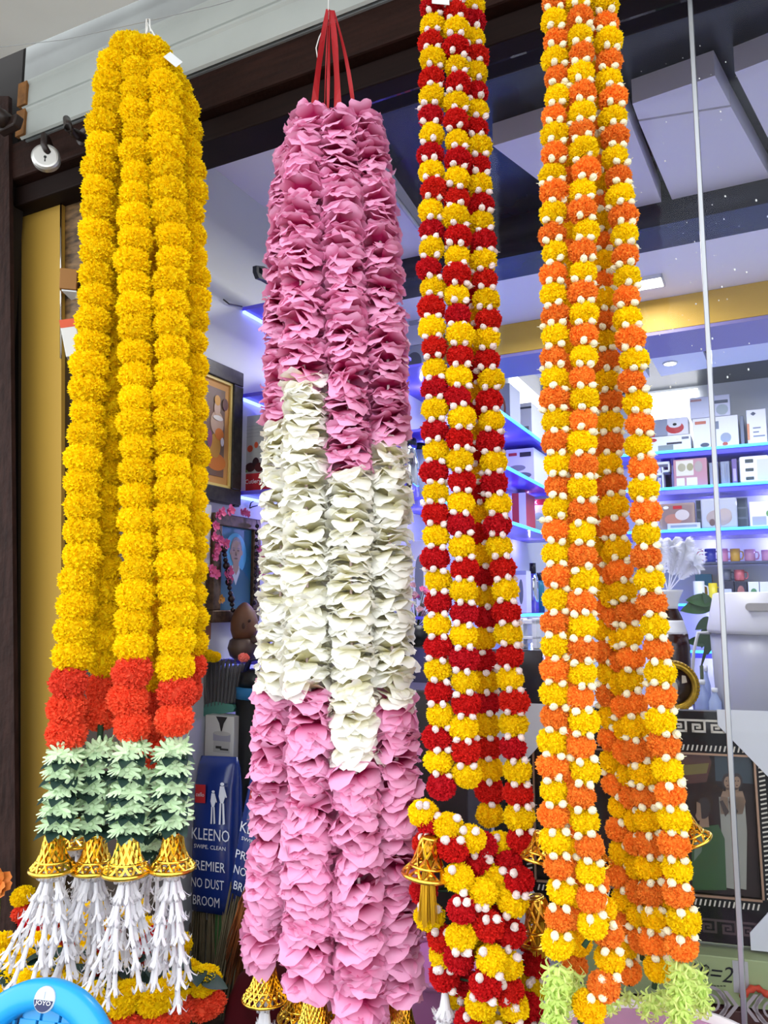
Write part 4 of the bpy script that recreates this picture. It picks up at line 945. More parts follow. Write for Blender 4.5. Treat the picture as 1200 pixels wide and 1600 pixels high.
lowc = bc('white pressure cooker carton at the left end of the top back shelf', 1020, 1089, 680, z, bw_, [(circ(-.36, .78, .09, .12), redc), (rect(-.25, .05, .1, .4), K('8a9088')), (rect(-.05, .42, .3, .55), K('3a3c44')), (rect(.3, .7, .46, .85), K('6a7080'))])
zt = bplace(1020, 1091, 680, z); zt = zt[0].translation.z + zt[2]
bc('red and slate carton with a red pan print lying on the cooker carton', 1021, 1086, 653, zt, bg, [(rect(0, 0, .5, 1), K('d6d6de')), (circ(.18, .42, .22, .34), redc), (circ(.18, .62, .16, .2), K('d8d8d8')), (circ(.18, .62, .05, .08), ink), (rect(-.5, 0, -.32, .25), redc)], dt=.03, d=.17)
tallc = bc('white blender carton on the top back shelf', 1094, 1166, 650, z, bw_, [(rect(-.45, .8, -.2, .9), K('c8745a')), (circ(.22, .3, .12, .16), K('9aa4b4')), (circ(-.25, .12, .1, .07), K('4a505e')), (circ(.2, .1, .06, .06), K('c0584a')), (rect(-.05, .6, .08, .85), K('7a8494'))], dt=.04)
zt = bplace(1092, 1168, 650, z, .04); zt = zt[0].translation.z + zt[2]
bc('white mixer carton standing on the blender carton', 1091, 1155, 617, zt, mat('carton_lilac', 'cfd2e2', .45), [(rect(-.48, .8, -.2, .9), K('b88a84')), (rect(.1, .6, .45, .75), K('5a606e')), (circ(.3, .3, .15, .25), K('a4b0b4'))], dt=.05, d=.16)
bc('narrow slate carton between two white cartons on the top back shelf', 1170, 1176, 648, z, mat('carton_slate2', '7c8496', .45), dt=.06)
bc('white carton with a small diamond mark at the right end of the top back shelf', 1181, 1212, 638, z, bw_, [([(-.3, .88), (-.15, .94), (0, .88), (-.15, .82)], K('50586a')), (rect(-.5, .12, -.38, .6), K('d8906a')), (rect(-.2, .2, .4, .24), K('8088a0')), (rect(-.2, .32, .1, .36), K('8088a0')), (rect(-.2, .44, .2, .48), K('8088a0'))])
z = zs[1]
# white wire rack
M, w, h = bplace(1028, 1054, 721, z); t = thing('wire_rack', 'white plastic rack at the left end of the second back shelf', 'rack', M.translation)
for nm, a in (('upright', (-.5, -.38, 0, 1)), ('upright', (.0, .1, 0, .8)), ('rail', (-.5, .5, .9, 1)), ('rail', (-.4, .1, .5, .58)), ('upright', (.4, .5, .6, 1)), ('rail', (0, .5, .6, .68))):
    mb = MB(); mb.lbox(M, a[0] * w, a[1] * w, a[2] * h, a[3] * h, -.12, 0, 0, .002); obj(nm, mb, white, t)
bc('dark brown pan carton behind the white rack on the second back shelf', 1040, 1055, 722, z, mat('carton_umber', '5a4450', .5), [(circ(.1, .3, .35, .25), K('2c2a30'))], dt=.18, d=.06)
bc('rose carton printed with food containers on the second back shelf', 1060, 1113, 716, z, brd, [(rect(-.42, .4, .1, .95), K('d6d2c0')), (circ(-.25, .7, .12, .15), K('a8a488')), (circ(.0, .7, .1, .14), K('9a9670')), (rect(-.42, .04, -.18, .32), K('ddd8cc')), (rect(-.12, .04, .2, .32), K('ddd8cc')), (circ(.25, .7, .12, .2), K('a49a94'))])
for i, (a, b, tp, lb) in enumerate(((1117, 1131, 722, 'left clear tumbler pack right of the rose carton'), (1135, 1149, 720, 'right clear tumbler pack on the second back shelf'))):
    bc(lb, a, b, tp, z, mat('clear_pack', 'a9b2c6', .12, trans=.4), [(rect(-.3, .1, -.1, .9), K('8a94aa')), (rect(.1, .1, .3, .9), K('78829a'))], name='tumbler_pack', cat='pack')
bc('purple narrow carton on the second back shelf', 1153, 1161, 716, z, mat('carton_purple', '6a5a94', .45), [(rect(-.3, .1, .3, .6), K('b0a4cc'))])
bc('white storage drawer unit with dark slots on the second back shelf', 1165, 1212, 711, z, bw_, [(rect(-.3, .1, -.02, .22), K('3e4a4c')), (rect(-.3, .42, -.02, .54), K('3e4a4c')), (rect(-.3, .74, -.02, .88), K('3e4a4c')), (rect(.1, .1, .48, .85), K('c8ccd0'))], name='drawer_unit', cat='drawers', bev=.012)
z = zs[2]
bc('wood framed food tray carton on the third back shelf', 1034, 1090, 786, z, mat('carton_tan', '9a8478', .4), [(rect(-.42, .08, .42, .92), K('8a7470')), (circ(-.1, .4, .25, .2), K('b07a68')), (circ(.15, .55, .2, .2), K('c8c0bc')), (rect(-.1, .78, .15, .9), redc), (circ(-.3, .85, .08, .06), K('e4e4e4'))], d=.06)
bc('flat pale carton lying in front of the wood framed tray carton', 1046, 1098, 817, z, cg, [(rect(-.4, .3, .4, .7), K('8a98a8'))], dt=.0, d=.018)
bc('grey compartment organiser on the third back shelf', 1092, 1174, 779, z, mat('organiser_grey', '6e7a86', .3), [(rect(-.48 + .33 * i, .04 + .33 * j, -.2 + .33 * i, .30 + .33 * j), K('4c5862')) for i in range(3) for j in range(3)], name='organiser', cat='organiser', dt=.1, d=.1)
bc('clear bag of brown nuts leaning on the organiser', 1100, 1157, 778, z, mat('bag_film', 'cfd3da', .2, trans=.3), [(circ(0, .35, .36, .28), K('a89890')), (circ(-.2, .2, .08, .12), K('6a5048')), (circ(.15, .45, .2, .2), K('b4a49c'))], name='food_bag', cat='bag', bev=.01, dt=.03, d=.06)
bc('white carton with a green mark at the right end of the third back shelf', 1177, 1214, 783, z, bw_, [(rect(-.4, .05, .2, .4), K('a4a8b4')), (circ(.3, .5, .1, .12), K('6aa060'))])
# mugs on hooks and on the fourth shelf
def mug(label, px0, px1, py0, py1, m, z=None, dt=.1, handle=0, group=None, inner=None):
    Pm = BF + N * dt; M, w, h = place(px0, px1, py0, py1, plane=Pm, x=U, zb=z)
    if z is not None: h = WP((px0 + px1) / 2, py0, Pm, N).z - z
    c = M @ Vector((0, 0, -w / 2)); t = thing('mug', label, 'mug', c, group); r = w / 2; T = Matrix.Translation(c)
    mb = MB(); mb.lathe([(.001, 0), (r * .88, 0), (r * .95, h * .1), (r, h), (r * .9, h), (r * .86, h * .15), (.001, h * .12)], 18, T); obj('mug_body', mb, m, t)
    e = U * (1 if handle >= 0 else -1)
    mb = MB(); mb.tube([c + e * (r * .95) + Z * h * .8, c + e * r * 1.5 + Z * h * .75, c + e * r * 1.6 + Z * h * .45, c + e * r * 1.35 + Z * h * .2, c + e * r * .9 + Z * h * .2], r * .14, 6); obj('handle', mb, m, t)
    return t
mug_rail = thing('mug_shelf', 'thin dark shelf carrying the upper row of mugs', 'shelf', along(BW, 1.2, -.2, bz_(1120, 880)))
zr = WP(1130, 878, BF + N * .1, N).z
mb = MB(); ubox(mb, BW, .55, 1.98, -.26, -.01, zr - .012, zr - .001); obj('board', mb, mat('dark_glass_shelf', '4a4f6a', .2), mug_rail)
for a in ((1086, 1099, 858, 'b8323c', 'red mug at the left of the upper mug row'), (1101, 1119, 857, '2a3a9c', 'royal blue mug in the upper mug row'), (1122, 1138, 857, 'd08ab0', 'pink mug left of the yellow one in the upper row'), (1141, 1157, 857, 'cda23c', 'ochre mug with a brown print in the upper row'), (1163, 1181, 858, 'c08aa8', 'pink patterned mug right of the ochre mug'), (1190, 1206, 859, 'c490b4', 'rightmost pink mug of the upper row')):
    mug(a[4], a[0], a[1], a[2], 878, mat('mug_' + a[3], a[3], .25), zr, group='mugs in the upper row')
z4 = zs[3]
mug('white mug on the fourth back shelf beside the feathers', 1083, 1101, 908, 928, mat('mug_white', 'e2e6ee', .25), z4 + .004, .05, group='mugs on the fourth shelf')
mug('bright yellow mug with its handle to the right on the fourth back shelf', 1107, 1121, 911, 928, mat('mug_yellow', 'e0cc28', .25), z4 + .004, .05, group='mugs on the fourth shelf')
bc('flat yellow and teal carton lying behind the white mug', 1086, 1112, 897, z4, mat('carton_amber', 'c08e2c', .5), [(rect(-.5, .6, .5, 1), K('2c7a8a'))], dt=.2, d=.08)
bc('dark carton with white lettering bars under a tumbler on the fourth back shelf', 1125, 1146, 908, z4, mat('carton_night', '2c2c3c', .45), [(rect(-.3, .5, .3, .65), K('c8ccd8'))], dt=.06)
bc('dark carton with a red photo print on the fourth back shelf', 1147, 1166, 908, z4, mat('carton_night', '2c2c3c', .45), [(circ(0, .5, .3, .3), K('a86a64'))], dt=.06)
ztn = bplace(1125, 1146, 908, z4, .06); ztn = ztn[0].translation.z + ztn[2]
mug('dark striped tumbler standing on the dark lettered carton', 1126, 1143, 890, 908, mat('mug_stripe', '5a6070', .3), ztn + .001, .08)
mug('red dotted tumbler standing on the photo carton', 1147, 1164, 890, 908, mat('mug_dots', 'd8707a', .3, noise=(40, .5)), ztn + .001, .08)
bc('white carton with a leaf print behind the storage tub', 1168, 1185, 909, z4, bw_, [(circ(0, .5, .3, .2), K('5a8a5a'))], dt=.06)
bc('plain white carton at the far right of the fourth back shelf', 1186, 1204, 909, z4, bw_, dt=.06)
# downlights
for nm, px, py, zz, r, lb in (('downlight', 1008, 440, 2.741, .045, 'bright square downlight in the white soffit'), ('downlight', 1047, 567, 2.949, .035, 'small round downlight in the rear ceiling')):
    p = WZ(px, py, zz); t = thing('downlight', lb, 'lamp', p)
    if zz < 2.8:
        M = fr(p, U, N); mb = MB(); mb.lbox(M, -.062, .062, -.045, .045, -.012, .0); obj('lens', mb, mat('lamp_white', 'fff8e8', .5, emit=14), t)
        mb = MB(); [mb.lbox(M, *q, -.014, .0) for q in ((-.068, -.062, -.05, .05), (.062, .068, -.05, .05), (-.068, .068, -.05, -.045), (-.068, .068, .045, .05))]; obj('bezel', mb, white, t)
        l = bpy.data.lights.new('downlight_glow', 'AREA'); l.size = .08; l.energy = 2.2; l.color = (1, .93, .75); o = bpy.data.objects.new('downlight_glow', l); COL.objects.link(o); o.location = p - Z * .02
    else:
        M = Matrix.Translation(p); mb = MB(); mb.lathe([(.001, -.006), (r, -.006), (r, 0), (.001, 0)], 20, M); obj('lens', mb, MC['lamp_white'], t)
        mb = MB(); mb.lathe([(r, -.008), (r * 1.25, -.004), (r * 1.25, 0), (r, 0)], 20, M, 0, True, False); obj('bezel', mb, white, t)

# dark counter in the middle of the shop
stone = mat('counter_stone', '1c1b1e', .15, noise=(12, .4), col2='3a3634')
CT = W(830, 1016, 2.75); CZ = CT.z
t = thing('shop_counter', 'counter with a black stone front and a white plinth in the middle of the shop', 'counter', along(CT, .3, .2, .3))
mb = MB(); ubox(mb, CT, -.55, .04, 0, .5, CZ - .19, CZ, 0, .004); obj('stone_front', mb, stone, t)
mb = MB(); ubox(mb, CT, -.55, .04, .02, .48, .3, CZ - .191); obj('plinth', mb, white, t)
def ctop(px, dt): return WP(px, 900, CT + N * dt, N)
bc_rack = ctop(826, .1)
M, w, h = place(812, 842, 966, 1010, plane=CT + N * .1, x=U, zb=CZ)
t = thing('white_stand', 'white plastic stand on the counter between the garlands', 'stand', M.translation)
for a in ((-.5, -.3, 0, 1), (.15, .4, 0, 1), (-.5, .4, .8, .95), (-.5, .4, .3, .4)):
    mb = MB(); mb.lbox(M, a[0] * w, a[1] * w, a[2] * h, a[3] * h, -.06, 0, 0, .002); obj('upright' if a[2] == 0 else 'rail', mb, white, t)
# flower pot between the pink and red garland
t = thing('flower_pot', 'black pot of small pink cloth flowers behind the pink garland', 'plant', Vector((ctop(650, .12).x, ctop(650, .12).y, CZ)))
c = WL[t.name]; mb = MB(); mb.lathe([(.001, 0), (.05, 0), (.065, .08), (.058, .08), (.001, .075)], 20, Matrix.Translation(c)); obj('pot', mb, black, t)
random.seed(31)
mb = MB()
for i in range(24):
    e = Vector((random.gauss(0, .05), random.gauss(0, .04), random.uniform(.10, .24))); mb.tube([c + Vector((0, 0, .07)), c + e * .6 + Z * .03, c + e], .0015, 4)
    inst('blossom', random.choice(BLO) if i % 3 else blossom(70 + i, mat('dusky_blossom', 'b88a90', .6)), t, TRS(c + e, tilt(Vector((e.x, -.05, .05)).normalized()), random.uniform(.012, .02)))
obj('stems', mb, mat('stem_green', '4a5a32', .6), t)
# carved chair back / dark cabinet below
mb = MB(); ubox(mb, W(655, 1150, 2.2), -.14, .14, 0, .2, .3, W(655, 1078, 2.2).z, 0, .006); tag(obj('cabinet', mb, mat('cabinet_brown', '3a322e', .4, noise=(5, .3)), None), 'dark brown cabinet corner seen between the pink and red garlands', 'cabinet')
# vase with white plumes, plant, gilt ring, bottles
CT2 = CT
t = thing('plume_vase', 'brown and white banded vase holding white feather plumes', 'vase', Vector((0, 0, 0)))
PZ = W(1200, 1150, 2.2).z
Yv = 2.55; cv = W(1052, 1100, Yv); c = Vector((cv.x, cv.y, PZ)); t.location = c; WL[t.name] = c.copy(); WM[t.name] = Matrix.Translation(c)
kz = lambda py: W(1052, py, Yv).z - PZ
k = Yv / 1200
brown = mat('vase_brown', '2c1612', .15); vwhite = mat('vase_white', 'dcdcdc', .3)
rings = [(.0, 20 * k), (kz(1060), 27 * k), (kz(1020), 29 * k), (kz(990), 26 * k), (kz(968), 20 * k), (kz(952), 13 * k), (kz(938), 15 * k), (kz(922), 22 * k)]
def vr(z):
    for (a, ra), (b, rb) in zip(rings, rings[1:]):
        if z <= b: return ra + (rb - ra) * max(0, (z - a)) / (b - a)
    return rings[-1][1]
for nm, a, b, m in (('vase_body', 0, kz(990), brown), ('white_band', kz(990), kz(969), vwhite), ('vase_shoulder', kz(969), kz(951), brown), ('white_neck', kz(951), kz(922), vwhite)):
    mb = MB(); pr = [(vr(a + (b - a) * i / 6), a + (b - a) * i / 6) for i in range(7)]; mb.lathe([(.001, a)] + pr + [(.002, b)], 24, Matrix.Translation(c)); obj(nm, mb, m, t)
plm = mat('plume_white', 'f4f5fa', .8, trans=.45)
random.seed(44)
for i, (tx, ty, bend) in enumerate(((1036, 850, -.3), (1050, 846, .1), (1070, 848, .5), (1085, 868, .7), (1058, 858, .2), (1084, 884, .5))):
    top = W(tx, ty, Yv - .03 * (i % 3)); b0 = c + Z * kz(925); mb = MB(); pts = []
    for q in range(13):
        u = q / 12; p = b0 + (top - b0) * u + Vector((bend * .05 * math.sin(PI * u), 0, .03 * math.sin(PI * u))); pts.append(p)
    pts.append(pts[-1] + Vector((.018 * (1 if bend > 0 else -1), 0, -.012)))
    mb.tube(pts, [.0022] * 10 + [.0012] * 4, 4)
    for q in range(110):
        u = .22 + .78 * q / 109; x = u * 13; k0 = min(12, int(x)); p = pts[k0] + (pts[k0 + 1] - pts[k0]) * (x - k0); tg = (pts[k0 + 1] - pts[k0]).normalized()
        for sgn in (-1, 1):
            sd = tg.cross(Vector((0, -1, 0))).normalized() * sgn; L = (.012 + .030 * math.sin(PI * (u - .22) / .80) ** .7) * random.uniform(.85, 1.1); y_ = Vector((0, random.uniform(-.5, .5), 0))
            m_ = p + (sd * .6 + tg * .75 + y_ * .5).normalized() * L * .6; e_ = m_ + (sd * .5 + tg * .35 - Z * .35 + y_).normalized() * L * .5; w_ = tg * .0022
            mb.add([p - w_, p + w_, m_ - w_, m_ + w_, e_], [(0, 1, 3, 2), (2, 3, 4)], 0, True)
    obj('plume', mb, plm, t)
t = thing('rubber_plant', 'leafy green pot plant between the vase and the white tub', 'plant', Vector((W(1096, 1040, 2.62).x, W(1096, 1040, 2.62).y, PZ)))
gl_ = leafmesh('leaf', mat('plant_leaf', '42653f', .35, noise=(12, .35)), 1, .26, .2); bp = W(1096, 1040, 2.62); st = MB()
for px, py, dx, dz, L in ((1112, 944, -1, -.15, .11), (1112, 940, -.95, .1, .09), (1112, 966, -.85, -.5, .07), (1112, 975, -.7, -.8, .07), (1104, 1003, -1, .05, .07), (1100, 985, -.2, -.8, .06), (1106, 995, -.1, -.9, .06), (1110, 950, -.3, .6, .06)):
    p = W(px, py, 2.62); d = Vector((dx, -.25, dz)).normalized(); sd = d.cross(Vector((0, -1, .3))).normalized(); n_ = d.cross(sd) * -1
    R = Matrix((d, sd, n_)).transposed().to_4x4(); inst('leaf', gl_, t, TRS(p, R, L)); st.tube([bp, (bp + p) / 2 + Vector((.01, 0, .01)), p], .003, 5)
st.tube([Vector((bp.x, bp.y, PZ)), bp], .006, 6); obj('stem', st, MC['stem_green'], t)
mb = MB(); mb.lathe([(.001, 0), (.03, 0), (.038, .055), (.03, .055), (.001, .05)], 16, Matrix.Translation((bp.x, bp.y, PZ))); obj('pot', mb, mat('pot_blue', '2a2f7c', .3), t)
t = thing('gilt_plaque', 'round gilt beaded ring plaque with a dark centre above the framed painting', 'plaque', W(1052, 1108, 2.36))
M = fr(W(1051, 1072, 2.36), Vector((1, -.25, 0)), Z); R_ = 39 * 2.36 / 1200
mb = MB(); mb.lathe([(R_ * .70, -.008), (R_ * .72, .006), (R_ * .82, .012), (R_ * .92, .008), (R_, .0), (R_, -.01), (R_ * .7, -.01)], 40, M, 0, True, False); obj('ring', mb, mat('gilt', 'b8932e', .35, .7, noise=(90, .4)), t)
bd = MB(); bd.ell((0, 0, 0), (1, 1, 1), 8, 6); bdm = bd.mesh('bead', MC['gilt'])
for i in range(44):
    a = 2 * PI * i / 44; inst('bead', bdm, t, M @ TRS(Vector((math.cos(a) * R_ * .95, math.sin(a) * R_ * .95, .006)), Matrix(), R_ * .055))
mb = MB(); mb.lathe([(.001, -.004), (R_ * .71, -.004), (R_ * .71, -.009), (.001, -.009)], 32, M); obj('dark_centre', mb, mat('plaque_dark', '2a2024', .15), t)
q = MB(); q.flat(M, circ(-R_ * .1, -R_ * .1, R_ * .3, R_ * .45, 16), -.0035); q.flat(M, [(R_ * .35, R_ * .1), (R_ * .55, R_ * .15), (R_ * .5, R_ * .4), (R_ * .36, R_ * .42)], -.0035); obj('print', q, mat('pr_ivory', 'c8b8a0', .5), t)
ys = -(M.translation.z - PZ)
mb = MB(); mb.lbox(M, -R_ * .5, R_ * .5, ys, -R_ * .97, -.03, .02, 0, .003); obj('stand', mb, MC['gilt'], t)
zst = WL['gilt_plaque'].z
# clear bottles by the tub
for i, (px, py, r, lb) in enumerate(((1106, 1040, .012, 'slim clear bottle against the white tub'), (1098, 1062, .022, 'clear plastic bottle pack right of the gilt plaque'), (1118, 1075, .018, 'bluish clear bottle in front of the slim one'))):
    Yb = 2.45 - .05 * i; p = W(px, 1110, Yb); p.z = PZ; H = W(px, py, Yb).z - p.z
    if H < .03: H = .05
    T = Matrix.Translation(p); t = thing('bottle', lb, 'bottle', p)
    mb = MB(); mb.lathe([(.001, 0), (r, 0), (r, H * .65), (r * .4, H * .85), (r * .4, H * .9), (.001, H * .9)], 16, T); obj('bottle_body', mb, mat('bottle_clear', 'c2d0ee', .08, trans=.5), t)
    mb = MB(); mb.lathe([(.001, H * .9), (r * .5, H * .9), (r * .5, H), (.001, H)], 12, T); obj('cap', mb, white, t)
# white storage tub
t = thing('storage_tub', 'big pale grey storage tub with a white lid and slot handle behind the window', 'tub', Vector((0, 0, PZ)))
ct = W(1222, 1010, 2.35); ct.z = 0
kt_ = 2.35 / 1200; zt0 = PZ; zl = W(1130, 985, 2.25).z; zlt = W(1130, 925, 2.25).z
ct.z = zt0; t.location = ct; WL[t.name] = ct.copy(); WM[t.name] = Matrix.Translation(ct); T = Matrix.Translation((ct.x, ct.y, 0))
tubm = mat('tub_grey', '9fa0a8', .35, trans=.1); lidm = mat('tub_lid', 'c2c2c4', .4)
R0 = 105 * kt_
mb = MB(); mb.lathe([(.001, zt0), (R0 * .88, zt0), (R0 * .92, zt0 + .02), (R0 * .97, zl - .01), (R0 * .94, zl - .01), (.001, zl - .02)], 48, T); obj('tub_body', mb, tubm, t)
mb = MB(); mb.lathe([(R0 * .96, zl - .012), (R0 * 1.0, zl - .01), (R0 * 1.01, zl + .0), (R0 * .99, zl + .02), (R0 * .90, zlt - .004), (R0 * .86, zlt), (R0 * .80, zlt - .01), (.001, zlt - .012)], 48, T, 0, True, False); obj('lid', mb, lidm, t)
pH = WP(1196, 936, ct, Vector((ct.x, ct.y, 0)).normalized()); dn = (Vector((pH.x, pH.y, 0)) - Vector((ct.x, ct.y, 0))); dn = -Vector((ct.x, ct.y, 0)).normalized()
ah = math.atan2(dn.y, dn.x) - .18; rad = Vector((math.cos(ah), math.sin(ah), 0)); zc = (zl + zlt) / 2 + .012
Mh = fr(Vector((ct.x, ct.y, zc)) + rad * R0 * .962, Vector((-rad.y, rad.x, 0)), Z); hw = .042
mb = MB(); mb.prism(Mh, circ(hw, 0, .011, .011, 8, -PI / 2, PI / 2) + circ(-hw, 0, .011, .011, 8, PI / 2, PI * 1.5), -.03, .004); obj('slot_handle', mb, mat('slot_shade', 'a8a49e', .5), t)
mb = MB(); a = Vector((ct.x, ct.y, zl - .012)) ; al = math.atan2(dn.y, dn.x) - 1.35; e = Vector((math.cos(al), math.sin(al), 0))
mb.tube([a + e * R0 * .97, a + e * (R0 + .03), a + e * (R0 + .045) - Z * .06, a + e * (R0 + .06) - Z * .2], .005, 8); obj('carry_handle', mb, lidm, t)
ubx_ = MB(); ubox(ubx_, Vector((ct.x, ct.y, 0)), -.66, .3, -.24, .42, .3, zt0 - .002, 0, .003); tag(obj('pedestal', ubx_, mat('pedestal_white', 'd4d4d6', .5), None), 'white square pedestal carrying the storage tub behind the painting', 'pedestal')

# ------------------------------------------------------------------ framed painting in the window
PX = Vector((.965, -.26, 0)).normalized()
Pp = W(1110, 1290, 1.55); pn = PX.cross(Z)
# leaning back a little; bottom rests on the green box
bl = WP(1050, 1468, Pp, pn); br = WP(1240, 1497, Pp, pn); tl = WP(1050, 1107, Pp, pn)
Wd = (WP(1262, 1300, Pp, pn) - WP(772, 1300, Pp, pn)).length; ctr = (WP(772, 1300, Pp, pn) + WP(1262, 1300, Pp, pn)) / 2; ctr.z = WP(1080, 1470, Pp, pn).z; Hh = WP(1080, 1112, Pp, pn).z - ctr.z
Mf = fr(ctr, PX, Z) @ Matrix.Rotation(-.05, 4, 'X')
fb = mat('frame_lacquer', '0f0c0c', .45, spec=.2); ivory = mat('inlay_ivory', 'cfc8b4', .5); copper = mat('frame_copper', '9a7a60', .35, .4)
t = thing('framed_painting', 'large dark framed painting with ivory key pattern border and white card corners', 'picture', ctr)
w, h, fw = Wd, Hh, .085
for nm, a in (('frame_rail', (-w / 2, w / 2, 0, fw)), ('frame_rail', (-w / 2, w / 2, h - fw, h)), ('frame_stile', (-w / 2, -w / 2 + fw, fw, h - fw)), ('frame_stile', (w / 2 - fw, w / 2, fw, h - fw))):
    mb = MB(); mb.lbox(Mf, a[0], a[1], a[2], a[3], -.035, 0, 0, .003); obj(nm, mb, fb, t)
q = MB(); ih, iw = h - fw, w / 2 - fw
for a in ((-iw, iw, fw - .004, fw), (-iw, iw, ih, ih + .004), (-iw - .004, -iw, fw, ih), (iw, iw + .004, fw, ih)): q.lbox(Mf, a[0], a[1], a[2], a[3], -.01, .0015)
obj('inner_fillet', q, copper, t)
q = MB(); st = .0085
def dash(a, b, vert, off):
    n = int((b - a) / st)
    for i in range(n):
        u = a + (i + .5) * st; c = [(u - .003, off), (u + .000, off), (u + .003, off + .011), (u, off + .011)]
        q.flat(Mf, c if not vert else [(y, x) for x, y in c], .001)
dash(-iw, iw, False, ih + .008); dash(-iw, iw, False, fw - .019); dash(fw, ih, True, iw + .008); dash(fw, ih, True, -iw - .019)
obj('rope_inlay', q, ivory, t)
q = MB()
def key(x, y, k, s=1):
    for a in ((0, 1, 0, .17), (0, .17, 0, .6), (.0, .62, .5, .66), (.5, .66, .3, .6), (.3, .62, .27, .42), (.84, 1, 0, .95), (.84, 1.35, .82, .98), (0, .9, .82, .98)):
        q.flat(Mf, rect(x + a[0] * k, y + a[2] * k, x + a[1] * k, y + a[3] * k), .001)
kk = .026
for i in range(int(w / (kk * 1.35))):
    key(-w / 2 + .01 + i * kk * 1.35, h - .042, kk)
obj('key_inlay', q, ivory, t)
q = MB()
for i in range(int(w / (kk * 1.35))): key(-w / 2 + .01 + i * kk * 1.35, .018, kk)
obj('key_inlay', q, mat('inlay_dim', '4a3a38', .5), t)
cv = mat('canvas_dark', '3a2822', .4, noise=(5, .7), col2='14181a', spec=.2)
q = MB(); q.lbox(Mf, -iw, iw, fw, ih, -.03, -.012); obj('canvas', q, cv, t)
q = MB(); fc = [mat('pt_' + c, c, .3) for c in ('26343a', '6a5c22', '4c2416', '8a6e54', '2a1c16', '8f8e80', '2c4e24', '64745f', '3c2c22', '4a343e')]
def pf(poly, c, i): q.flat(Mf, [tuple((Mf.inverted() @ WP(x, y, Mf.translation - Mf.to_3x3() @ Vector((0, 0, .012)), Mf.to_3x3() @ Vector((0, 0, 1))))[:2]) for x, y in poly], -.0118 + .0003 * i, c)
def pel(cx, cy, rx, ry, c, i, n=18): pf([(cx + a, cy + b) for a, b in circ(0, 0, rx, ry, n)], c, i)
pf([(1115, 1152), (1172, 1162), (1178, 1225), (1118, 1220)], 0, 1); pf([(1060, 1170), (1100, 1166), (1112, 1190), (1104, 1222), (1062, 1226)], 2, 1); pf([(1062, 1196), (1108, 1192), (1104, 1208), (1062, 1212)], 1, 2)
# group of two standing figures
for cx, sc, i in ((1137, 1.0, 3), (1151, 1.0, 4)):
    pf([(cx - 14, 1245), (cx - 10, 1300), (cx - 12, 1385), (cx + 15, 1390), (cx + 16, 1300), (cx + 12, 1245)], 5, i)
    pf([(cx - 13, 1250), (cx - 8, 1236), (cx + 9, 1236), (cx + 14, 1252), (cx + 9, 1272), (cx - 11, 1272)], 3, i)
    pf([(cx - 3, 1238), (cx + 3, 1238), (cx + 3, 1228), (cx - 3, 1228)], 3, i); pel(cx, 1221, 9, 13, 4, i); pel(cx, 1222, 6, 9, 3, i + 1)
    for s in (-2.2, 2.2): pel(cx + s, 1220, 1.3, .8, 4, i + 2, 8)
    pel(cx, 1227, 2, .8, 2, i + 2, 8)
    pf([(cx - 13, 1252), (cx - 4, 1276), (cx + 2, 1268), (cx - 8, 1250)], 8, i + 2)
# seated figure in green, turned away
pf([(1080, 1320), (1088, 1296), (1100, 1290), (1122, 1288), (1132, 1310), (1135, 1390), (1082, 1390)], 6, 8); pf([(1086, 1300), (1100, 1292), (1096, 1330), (1084, 1345)], 7, 9)
pf([(1092, 1292), (1108, 1292), (1106, 1272), (1094, 1272)], 3, 9); pel(1099, 1262, 11, 17, 4, 10); pf([(1088, 1252), (1094, 1255), (1096, 1280), (1090, 1282), (1086, 1274), (1088, 1268)], 3, 11)
obj('painted_figures', q, fc, t)
card = mat('corner_card', 'd3d5d4', .6)
for sx, sy in ((1, 1), (1, 0), (-1, 1), (-1, 0)):
    x1 = sx * (w / 2 + .004); y1 = h + .004 if sy else -.004; L = .15 if sy else .115; s_ = -1 if sy else 1
    poly = [(x1, y1), (x1 - sx * (L - .0), y1), (x1 - sx * L, y1 + s_ * .03), (x1 - sx * .05, y1 + s_ * (L - .01) ), (x1, y1 + s_ * L)]
    mb = MB(); mb.prism(Mf, poly, .0022, .004)
    mb.lbox(Mf, min(x1, x1 + sx * .002), max(x1, x1 + sx * .002), min(y1, y1 + s_ * L), max(y1, y1 + s_ * L), -.036, .004); obj('card_corner', mb, card, t)
# green box and patterned box below
green = mat('green_card', 'a3b07a', .5)
zb_g = WP(1110, 1556, Pp, pn).z; topz = ctr.z - .011
Mg = fr((ctr.x, ctr.y, zb_g) , PX, Z) @ Matrix.Translation((0, 0, .03))
o = carton('pale green carton with brush lettered numbers under the framed painting', Mg @ Matrix.Translation((w * .14, 0, 0)), w * .70, topz - zb_g, .16, green)
def onM(Mq, px, py):
    v = Mq.inverted() @ WP(px, py, Mq.translation, Mq.to_3x3() @ Vector((0, 0, 1))); return v
a = onM(Mg, 1115, 1520); text('10=2', .076, Mg @ Matrix.Translation((a.x - .004, a.y, .001)), 'lettering', ink, o, .028, .3)
q = MB(); a, b = onM(Mg, 1144, 1500), onM(Mg, 1171, 1553); q.flat(Mg, rect(a.x, b.y, b.x, a.y), .0008); obj('side_label', q, K('b9b6b2'), o)
a = onM(Mg, 1112, 1539); text('brush set', .045, Mg @ Matrix.Translation((a.x, a.y, .001)), 'lettering', ink, o, .004) if False else None
q = MB()
for i in range(7):
    a = onM(Mg, 1100 + 5 * i, 1540); q.flat(Mg, rect(a.x, a.y - .001, a.x + .0042, a.y + .001), .001)
obj('small_print', q, K('4a4c3a'), o)
Mb2 = fr((ctr.x, ctr.y, .542), PX, Z) @ Matrix.Translation((0, 0, .04))
pb = mat('pattern_brown', '4a2a22', .5); pw = mat('pattern_grey', 'b3a6a4', .5)
